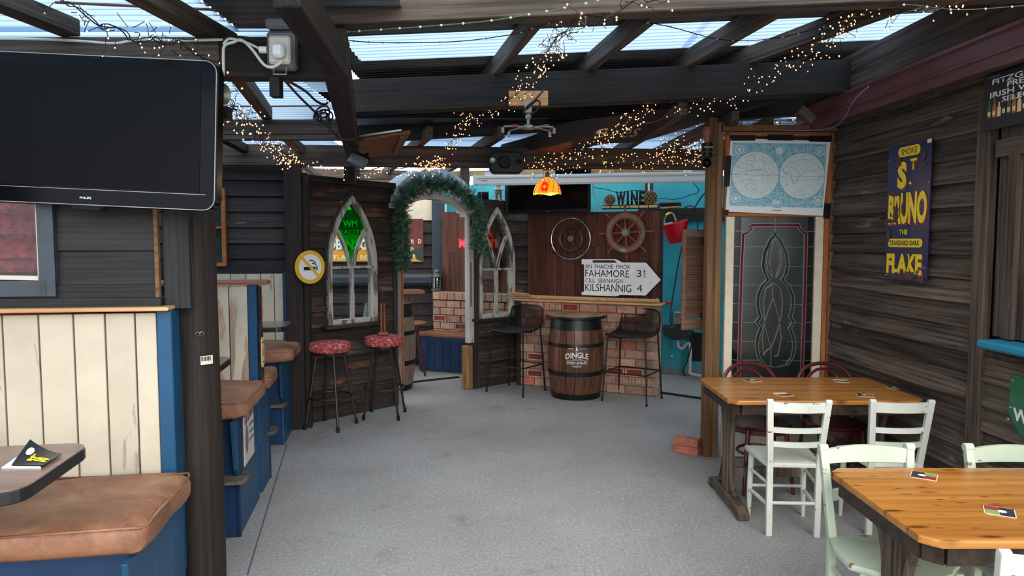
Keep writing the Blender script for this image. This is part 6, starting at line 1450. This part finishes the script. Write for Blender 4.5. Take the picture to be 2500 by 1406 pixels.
# outdoor socket with plug on beam
a = W(690, 125, 2.90); t = thing('outdoor_socket', 'grey outdoor socket box with white plug on the roof beam', 'socket', a, 0)
MB().box((0, 0, -.0), (.112, .06, .15)).build('box', 'grey', t, bevel=.012); MB().box((0, -.035, -.005), (.085, .012, .11)).build('face', 'offwhite', t, bevel=.008); MB().box((0, -.055, -.012), (.052, .035, .058)).build('plug', 'white', t, bevel=.012, smooth=True)
MB().box((0, -.02, .10), (.11, .05, .045)).build('open_lid', 'grey', t, bevel=.01); b = MB(); b.tube([(-.025, -.035, -.07), (-.025, -.04, -.10), (.025, -.04, -.10), (.025, -.035, -.07)], .004, 6); b.build('clip', 'greymetal', t); MB().cyl((-.085, -.02, 0), (-.055, -.02, 0), .014, n=12).build('cable_gland', 'white', t)
MB().box((-.035, .02, -.14), (.04, .05, .075)).build('lower_sensor', 'black', t)
def cab(label, pts, r, m_, k=6): tag(MB().tube(smoothpath(pts, k), r, 6).build('cable', m_, None, smooth=True), label, 'cable')
cab('white cable loop running from the plug to the roof beam corner', [W(690, 148, 2.84), W(668, 163, 2.84), W(645, 158, 2.84), W(615, 120, 2.85), W(590, 98, 2.86), W(570, 103, 2.87), W(548, 112, 2.87), W(545, 140, 2.88), W(545, 180, 2.89), W(532, 195, 2.89)], .0058, 'cablewhite')
cab('second white cable from the socket gland', [W(646, 127, 2.88), W(620, 112, 2.87), W(590, 100, 2.86), W(560, 95, 2.87), W(545, 108, 2.87)], .005, 'cablewhite')
cab('white cable along the top of the beam over the near television', [W(-40, 95, 2.93), W(60, 95, 2.93), W(190, 100, 2.93), W(280, 106, 2.93), W(340, 97, 2.93), W(440, 99, 2.93), W(545, 97, 2.93)], .0055, 'cablewhite')
cab('thin black cable looping above the socket box', [W(545, 100, 2.88), W(560, 90, 2.88), W(600, 92, 2.88), W(640, 100, 2.89), W(660, 95, 2.9)], .005, 'cable')
cab('black cables sagging from the beam to the floodlight', [W(695, 196, 3.0), W(730, 235, 3.4), W(775, 280, 3.9), W(820, 330, 4.6), W(860, 365, 5.1), W(874, 375, 5.2)], .006, 'cable')
cab('black cable drooping under the opaque roof sheet', [W(700, 196, 3.0), W(745, 222, 3.3), W(770, 245, 3.6), W(790, 255, 3.8), W(800, 250, 3.9)], .006, 'cable')
t = thing('cable_coil', 'tangle of coiled black cable hanging by the long roof beam', 'cable', W(792, 275, 3.9), 0); rnd = random.Random(8)
b = MB()
for k in range(5): b.torus((rnd.uniform(-.02, .02), rnd.uniform(-.02, .02), rnd.uniform(-.03, .02)), .03+.008*k % .03, .005, 18, 5, M.Rotation(rnd.uniform(0, 3), 3, 'X')@M.Rotation(rnd.uniform(0, 3), 3, 'Y'))
b.build('coil', 'cable', t, smooth=True); MB().tube(smoothpath([(.01, 0, -.02), (.03, 0, -.07), (.02, 0, -.1), (.035, 0, -.08), (.03, 0, -.03)], 4), .004, 5).build('tail', 'cable', t)
# horn
a = W(534, 229, 2.86); t = thing('horn_speaker', 'weathered grey metal horn beside the near television', 'horn', a, 0); t.rotation_euler = (0, .12, -.35)
MB().lathe([(.0001, -.045), (.017, -.045), (.02, -.03), (.021, -.005), (.026, .008), (.036, .018), (.042, .023), (.04, .025), (.0001, .0)], n=24, R=M.Rotation(PI/2, 3, 'Y')).build('bell', 'hornmetal', t, smooth=True); MB().box((-.05, .02, .0), (.03, .04, .02)).build('bracket', 'blackmetal', t)
# hanging lamp near post
t = thing('hanging_lantern', 'black cylindrical lamp with tulip top hanging beside the screen post', 'lamp', (W(1726, 365, 5.4).x, 5.4, 0)); zf = lambda y: W(1726, y, 5.4).z
MB().lathe([(.02, zf(350)), (.022, zf(340)), (.034, zf(325)), (.03, zf(312)), (.026, zf(310))], n=16).build('tulip_top', 'railwood', t, smooth=True); MB().lathe([(.0001, zf(385)), (.036, zf(385)), (.044, zf(352)), (.046, zf(350)), (.0001, zf(350))], n=20).build('body', 'black', t, smooth=True)
MB().sphere((0, 0, zf(398)), .036, 14, 10).build('lower_ball', 'blackgloss', t, smooth=True); MB().torus((0, 0, zf(372)), .042, .002, 20, 4).build('band', 'greymetal', t)
MB().box((.06, .02, zf(372)), (.05, .03, .03)).build('arm', 'blackmetal', t); MB().cyl((.0, 0, zf(310)), (0, 0, 2.62), .004, n=6).build('hanger', 'blackmetal', t); text(t, 'GUINNESS', .0, zf(361), .07, .012, 'offwhite', -.044, .01)
# cloth banner
lo = [(1205, 367, 6.9), (1290, 378, 6.7), (1390, 372, 6.5), (1470, 352, 6.35), (1560, 346, 6.25), (1660, 318, 6.0), (1760, 285, 5.85), (1900, 240, 5.7)]
hi = [(1225, 352, 7.0), (1290, 334, 6.4), (1380, 300, 5.6), (1480, 285, 5.4), (1580, 272, 5.3), (1680, 258, 5.2), (1780, 245, 5.2), (1900, 232, 5.3)]
LO = smoothpath([W(*q) for q in lo], 5); HI = smoothpath([W(*q) for q in hi], 5); nb = len(LO)-1
def clf(u, v):
    i = min(nb-1, int(u*nb)); f = u*nb-i; A = LO[i].lerp(LO[i+1], f); B = HI[i].lerp(HI[i+1], f); q = A.lerp(B, v); q.z -= .05*math.sin(PI*v)*(.6+.4*math.sin(u*9)); return q
t = thing('banner', 'dark navy cloth banner with rust brown end sagging under the roof', 'banner', (0, 0, 0))
MB().grid(lambda u, v: clf(.0+.30*u, v*.55), 14, 8).build('brown_end', 'clothbrown', t, smooth=True, fix=False); MB().grid(lambda u, v: clf(.30+.70*u, v), 30, 10).build('navy_cloth', 'cloth', t, smooth=True, fix=False); MB().grid(lambda u, v: clf(.30*u, .55+.45*v), 14, 6).build('navy_cloth', 'cloth', t, smooth=True, fix=False)
def ban(q): r = clf(min(.99, max(.01, q.x)), min(.98, max(.02, q.z))); r.z -= .004; return r
text(t, 'S', .42, .55, .05, .30, 'coaster_cream', 0, .02, xf=ban); text(t, 'll', .465, .42, .05, .3, 'rope', 0, .0, xf=ban, shear=.5); text(t, 'es', .53, .42, .07, .3, 'rope', 0, .0, xf=ban, shear=.5)
b = MB(); pts = [ban(V((x, 0, z))) for x, z in ((.52, .62), (.56, .72), (.60, .70), (.64, .78), (.68, .70), (.66, .60), (.62, .52), (.60, .46))]; b.tube(smoothpath(pts, 4), .005, 5); b.build('painted_scroll', 'railwood', t)
# ================================================================ FAIRY LIGHTS
def fairy(label, path, n_, spread=.07, bulb=.0062, stem=.05, seed=1, droop=.4, mats=('bulb', 'bulb_off'), wires=2, clump=None):
    n = int(n_*.62); bulb *= .74; rnd = random.Random(seed); P = [W(*q) for q in path]; Sm = smoothpath(P, 8); Ls = [0]
    for a, b in zip(Sm[:-1], Sm[1:]): Ls.append(Ls[-1]+(b-a).length)
    t = thing('fairy_lights', label, 'fairy lights', (0, 0, 0), 0, 'warm fairy light garlands')
    def atl(s):
        for i in range(len(Ls)-1):
            if Ls[i+1] >= s: return Sm[i].lerp(Sm[i+1], (s-Ls[i])/max(1e-6, Ls[i+1]-Ls[i]))
        return Sm[-1].copy()
    w1 = MB()
    for k in range(wires):
        ph = rnd.random()*6; w1.tube([p+V((spread*.12*math.sin(i*.9+ph), spread*.12*math.cos(i*1.1+ph), spread*.18*math.cos(i*.7+ph*2))) for i, p in enumerate(Sm)], .0022, 4)
    w1.build('wire', 'cable', t)
    st_ = MB(); bb = [MB(), MB()]; L = Ls[-1]
    for i in range(n):
        s = L*(i+rnd.random())/n; p = atl(s); d = V((rnd.gauss(0, 1), rnd.gauss(0, 1), rnd.gauss(0, 1)-droop)).normalized(); ln = stem*rnd.uniform(.5, 1.5)
        o = p+V((rnd.gauss(0, spread*.25), rnd.gauss(0, spread*.25), rnd.gauss(0, spread*.25))); m_ = o+d*ln*.5+V((rnd.uniform(-.01, .01), 0, rnd.uniform(-.01, .01))); e = o+d*ln
        st_.tube([o, m_, e], .0016, 3, cap=False); r = bulb*rnd.uniform(.8, 1.15); k = 0 if rnd.random() < .7 else 1
        bb[k].add([e+V(q)*r for q in ((1, 0, 0), (-1, 0, 0), (0, 1, 0), (0, -1, 0), (0, 0, 1.2), (0, 0, -1.2))], [(0, 2, 4), (2, 1, 4), (1, 3, 4), (3, 0, 4), (2, 0, 5), (1, 2, 5), (3, 1, 5), (0, 3, 5)])
    st_.build('stem', 'cable', t, fix=False)['kind'] = 'stuff'
    for k in (0, 1):
        if bb[k].v: bb[k].build('bulb', mats[k], t, fix=False)['kind'] = 'stuff'
    return t
fairy('fairy light garland over the near television', [(140, -15, 2.25), (175, 15, 2.3), (260, 65, 2.4), (340, 95, 2.55), (410, 100, 2.7), (455, 112, 2.78), (500, 155, 2.84)], 75, .07, .0042, .048, 11)
fairy('fairy light garland falling past the horn towards the square post', [(500, 155, 2.84), (525, 200, 2.95), (555, 240, 3.2), (580, 275, 3.6), (625, 318, 4.4), (650, 350, 5.), (680, 365, 5.6), (705, 388, 6.05)], 230, .09, .0060, .07, 12)
fairy('dense fairy light bunch above the square post', [(690, 378, 6.1), (705, 392, 6.1), (722, 382, 6.15)], 60, .09, .0085, .06, 13)
fairy('sparse fairy light string under the beam above the left partition', [(725, 385, 6.2), (775, 392, 6.25), (830, 402, 6.3), (870, 420, 6.3), (930, 408, 6.3), (985, 410, 6.35), (1020, 405, 6.4)], 55, .04, .0075, .06, 14, 2.0)
fairy('fairy light garland from the top of the roof down to the archway', [(1640, -20, 2.85), (1560, 5, 2.9), (1480, 35, 2.95), (1420, 55, 3.), (1375, 75, 3.2), (1340, 120, 3.7), (1310, 165, 4.2), (1270, 215, 4.7), (1215, 258, 5.), (1160, 280, 5.3), (1120, 310, 5.8), (1100, 350, 6.1), (1085, 385, 6.2), (1045, 405, 6.25)], 400, .085, .0056, .06, 15)
fairy('dense fairy light bunch above the green archway garland', [(1015, 400, 6.25), (1045, 410, 6.25), (1080, 392, 6.25)], 110, .10, .0085, .05, 16)
fairy('fairy light garland from the upper right corner along the dark beam', [(2420, -15, 3.0), (2300, 10, 3.05), (2200, 22, 3.1), (2110, 22, 3.15), (2070, 60, 3.4), (2010, 105, 3.9), (1930, 155, 4.35), (1880, 185, 4.6), (1810, 225, 4.75), (1740, 245, 4.85), (1660, 262, 5.), (1590, 250, 5.1)], 290, .08, .0056, .055, 17)
fairy('fairy light garland along the lower edge of the dark banner', [(1580, 255, 5.1), (1545, 285, 5.3), (1510, 310, 5.6), (1460, 345, 5.95), (1400, 365, 6.2), (1340, 385, 6.35), (1295, 398, 6.4)], 260, .12, .0062, .06, 18)
fairy('fairy light loops along the pine batten beside the pendant lamp', [(1290, 402, 6.5), (1330, 408, 6.5), (1400, 412, 6.5), (1480, 395, 6.5), (1520, 385, 6.5), (1570, 402, 6.5), (1600, 385, 6.4), (1650, 350, 6.2), (1690, 355, 6.1), (1735, 335, 6.)], 190, .10, .0070, .07, 19)
fairy('fairy light tangle left of the screen post under the far roof', [(1600, 378, 6.4), (1650, 365, 6.4), (1690, 380, 6.4), (1730, 390, 6.3), (1700, 350, 6.2), (1650, 372, 6.2)], 190, .2, .0070, .09, 20)
fairy('fairy light tangle above the world map under the gutter end', [(1775, 305, 6.1), (1830, 300, 6.1), (1880, 312, 6.), (1930, 298, 5.9)], 130, .13, .0062, .09, 21)
def micro(label, path, n, seed):
    P = smoothpath([W(*q) for q in path], 8); t = thing('light_string', label, 'light string', (0, 0, 0), 0, 'thin micro light strings'); MB().tube(P, .0022, 4).build('wire', plain('green_wire', (60, 96, 78), .5) if seed == 1 else 'cable', t)
    b = MB()
    for i in range(n): q = P[int((i+.5)/n*(len(P)-1))]; b.add([q+V(e)*.0055 for e in ((1.6, 0, 0), (-1.6, 0, 0), (0, 1, 0), (0, -1, 0), (0, 0, 1), (0, 0, -1))], [(0, 2, 4), (2, 1, 4), (1, 3, 4), (3, 0, 4), (2, 0, 5), (1, 2, 5), (3, 1, 5), (0, 3, 5)])
    b.build('bulb', 'offwhite', t, fix=False)['kind'] = 'stuff'
micro('thin green light string hooked along the large near beam', [(840, 78, 2.93), (930, 72, 2.93), (1060, 63, 2.93), (1200, 50, 2.93), (1320, 30, 2.93), (1430, 8, 2.93), (1490, -10, 2.93)], 15, 1)
micro('thin wire string sagging across the clear roof strip', [(840, 97, 3.2), (900, 103, 3.4), (1000, 104, 3.7), (1120, 101, 3.8), (1250, 84, 3.6), (1330, 60, 3.3), (1450, 40, 3.0), (1620, 62, 3.4), (1750, 95, 3.8), (1850, 98, 3.9), (1950, 82, 3.8), (2080, 45, 3.3), (2190, 12, 3.0), (2340, 24, 3.0), (2500, 14, 3.0)], 34, 2)
cab('lilac cable drooping from the gutter to the map frame', [W(2120, 212, 4.0), W(2085, 245, 4.3), W(2060, 290, 4.9), (W(2030, 312, 5.2)), W(1980, 318, 5.4), W(1900, 318, 5.42)], .005, 'cableblue')
cab('black cable coil under the gutter end', [W(2030, 265, 5.2), W(2025, 235, 5.2), W(2035, 215, 5.2), W(2028, 240, 5.2), W(2035, 255, 5.2), W(2028, 262, 5.2), W(2015, 250, 5.2)], .005, 'cable')
cab('thin cable clipped under the soffit along the right wall', [FW.p(u, -.02, 2.55-.012*math.sin(u*9)) for u in (0, .3, .6, .9, 1.2, 1.5, 1.8)], .004, 'cable')
a = W(1968, 280, 5.0); t = tag(MB().box((0, 0, 0), (.13, .05, .06)).build('wood_offcut', 'timber', None, bevel=.004), 'short timber offcut wedged under the gutter', 'offcut'); t.location = a; t.rotation_euler = (.3, .6, .3)
for k, (lab, P, m_) in enumerate((('black hose hanging down to the dark basin', [(1742, 455, 8.), (1722, 470, 8.2), (1700, 500, 8.4), (1672, 560, 8.45), (1665, 600, 8.4), (1655, 650, 8.4), (1640, 740, 8.4), (1636, 780, 8.3), (1645, 800, 8.25), (1660, 803, 8.2)], 'cable'), ('thin black wire across the turquoise wall', [(1450, 458, 8.7), (1480, 462, 8.7), (1510, 470, 8.65), (1545, 465, 8.6), (1575, 466, 8.6)], 'cable'), ('black wire knot on the turquoise wall right of the floats', [(1608, 484, 8.5), (1650, 486, 8.4), (1680, 478, 8.4), (1706, 467, 8.3), (1692, 445, 8.3), (1690, 440, 8.3)], 'cable'), ('dark green hose arch behind the red bucket', [(1655, 560, 8.5), (1660, 520, 8.5), (1680, 503, 8.45), (1697, 508, 8.4), (1703, 530, 8.4), (1703, 560, 8.4)], 'cable'), ('white cable with plug left of the WINE letters', [(1448, 450, 7.9), (1448, 470, 7.95), (1455, 485, 8.), (1466, 500, 8.), (1476, 506, 8.), (1450, 509, 8.), (1442, 505, 8.)], 'cablewhite'), ('black wires hanging at the right of the turquoise wall', [(1742, 448, 8.1), (1738, 470, 8.1), (1725, 490, 8.1), (1722, 520, 8.1), (1718, 560, 8.1)], 'cable'), ('black hose from the basin to the floor', [(1668, 798, 8.2), (1680, 810, 8.15), (1690, 830, 8.15), (1678, 880, 8.25), (1668, 905, 8.35), (1672, 918, 8.4)], 'cable'))): cab(lab, [W(*q) for q in P], .008 if k in (0, 3, 6) else .005, m_)
a = W(1729, 515, 8.0); t = tag(MB().band([(-.02, .05), (.02, .06), (.0, .0), (-.02, -.06), (-.02, .05)], .012, -.008, .008).build('yellow_hook', 'yellow', None), 'yellow plastic hook on the dark rail of the alley', 'hook'); t.location = a
# ================================================================ GREEN GARLAND ON THE ARCHWAY
t = thing('pine_garland', 'green artificial pine garland draped over the white archway', 'garland', *AR.root(0, -.17, 0))
def apx(x, y): u, z = AR.px(x, y, -.17); return V((u, 0, z))
path = smoothpath([apx(*q) for q in ((985, 655), (978, 620), (985, 580), (980, 540), (978, 500), (990, 475), (1020, 455), (1060, 447), (1100, 455), (1130, 470), (1153, 490), (1166, 520), (1170, 550), (1170, 590), (1172, 618))], 8)
Ls = [0]
for a, b_ in zip(path[:-1], path[1:]): Ls.append(Ls[-1]+(b_-a).length)
MB().tube(path, .035, 6).build('core_wire', 'garland_dark', t)
rnd = random.Random(21); gm_ = [MB(), MB()]; NS = 950
for i in range(NS):
    s = Ls[-1]*(i+rnd.random())/NS; j = max(k for k in range(len(Ls)) if Ls[k] <= s); j = min(j, len(path)-2); p = path[j].lerp(path[j+1], (s-Ls[j])/(Ls[j+1]-Ls[j])); tg = (path[j+1]-path[j]).normalized()
    d = V((rnd.gauss(0, 1), rnd.gauss(-.25, .8), rnd.gauss(0, 1))); d = (d-tg*d.dot(tg)*.6).normalized(); ln = rnd.uniform(.065, .125); e = p+d*ln; b = gm_[i % 3 == 0]
    sd = d.cross(V((rnd.random(), rnd.random(), rnd.random()))).normalized(); s2 = d.cross(sd)
    for k in range(22):
        f = .25+.75*k/22; o = p.lerp(e, f); an = k*2.4+rnd.random(); nd = (d*.75+(sd*math.cos(an)+s2*math.sin(an))*.8).normalized(); nl = rnd.uniform(.026, .042); wv = nd.cross(d).normalized()*.0028
        b.add([o-wv, o+wv, o+nd*nl], [(0, 1, 2)])
gm_[0].build('needles', 'garland', t, fix=False)['kind'] = 'stuff'; gm_[1].build('needles', 'garland_dark', t, fix=False)['kind'] = 'stuff'
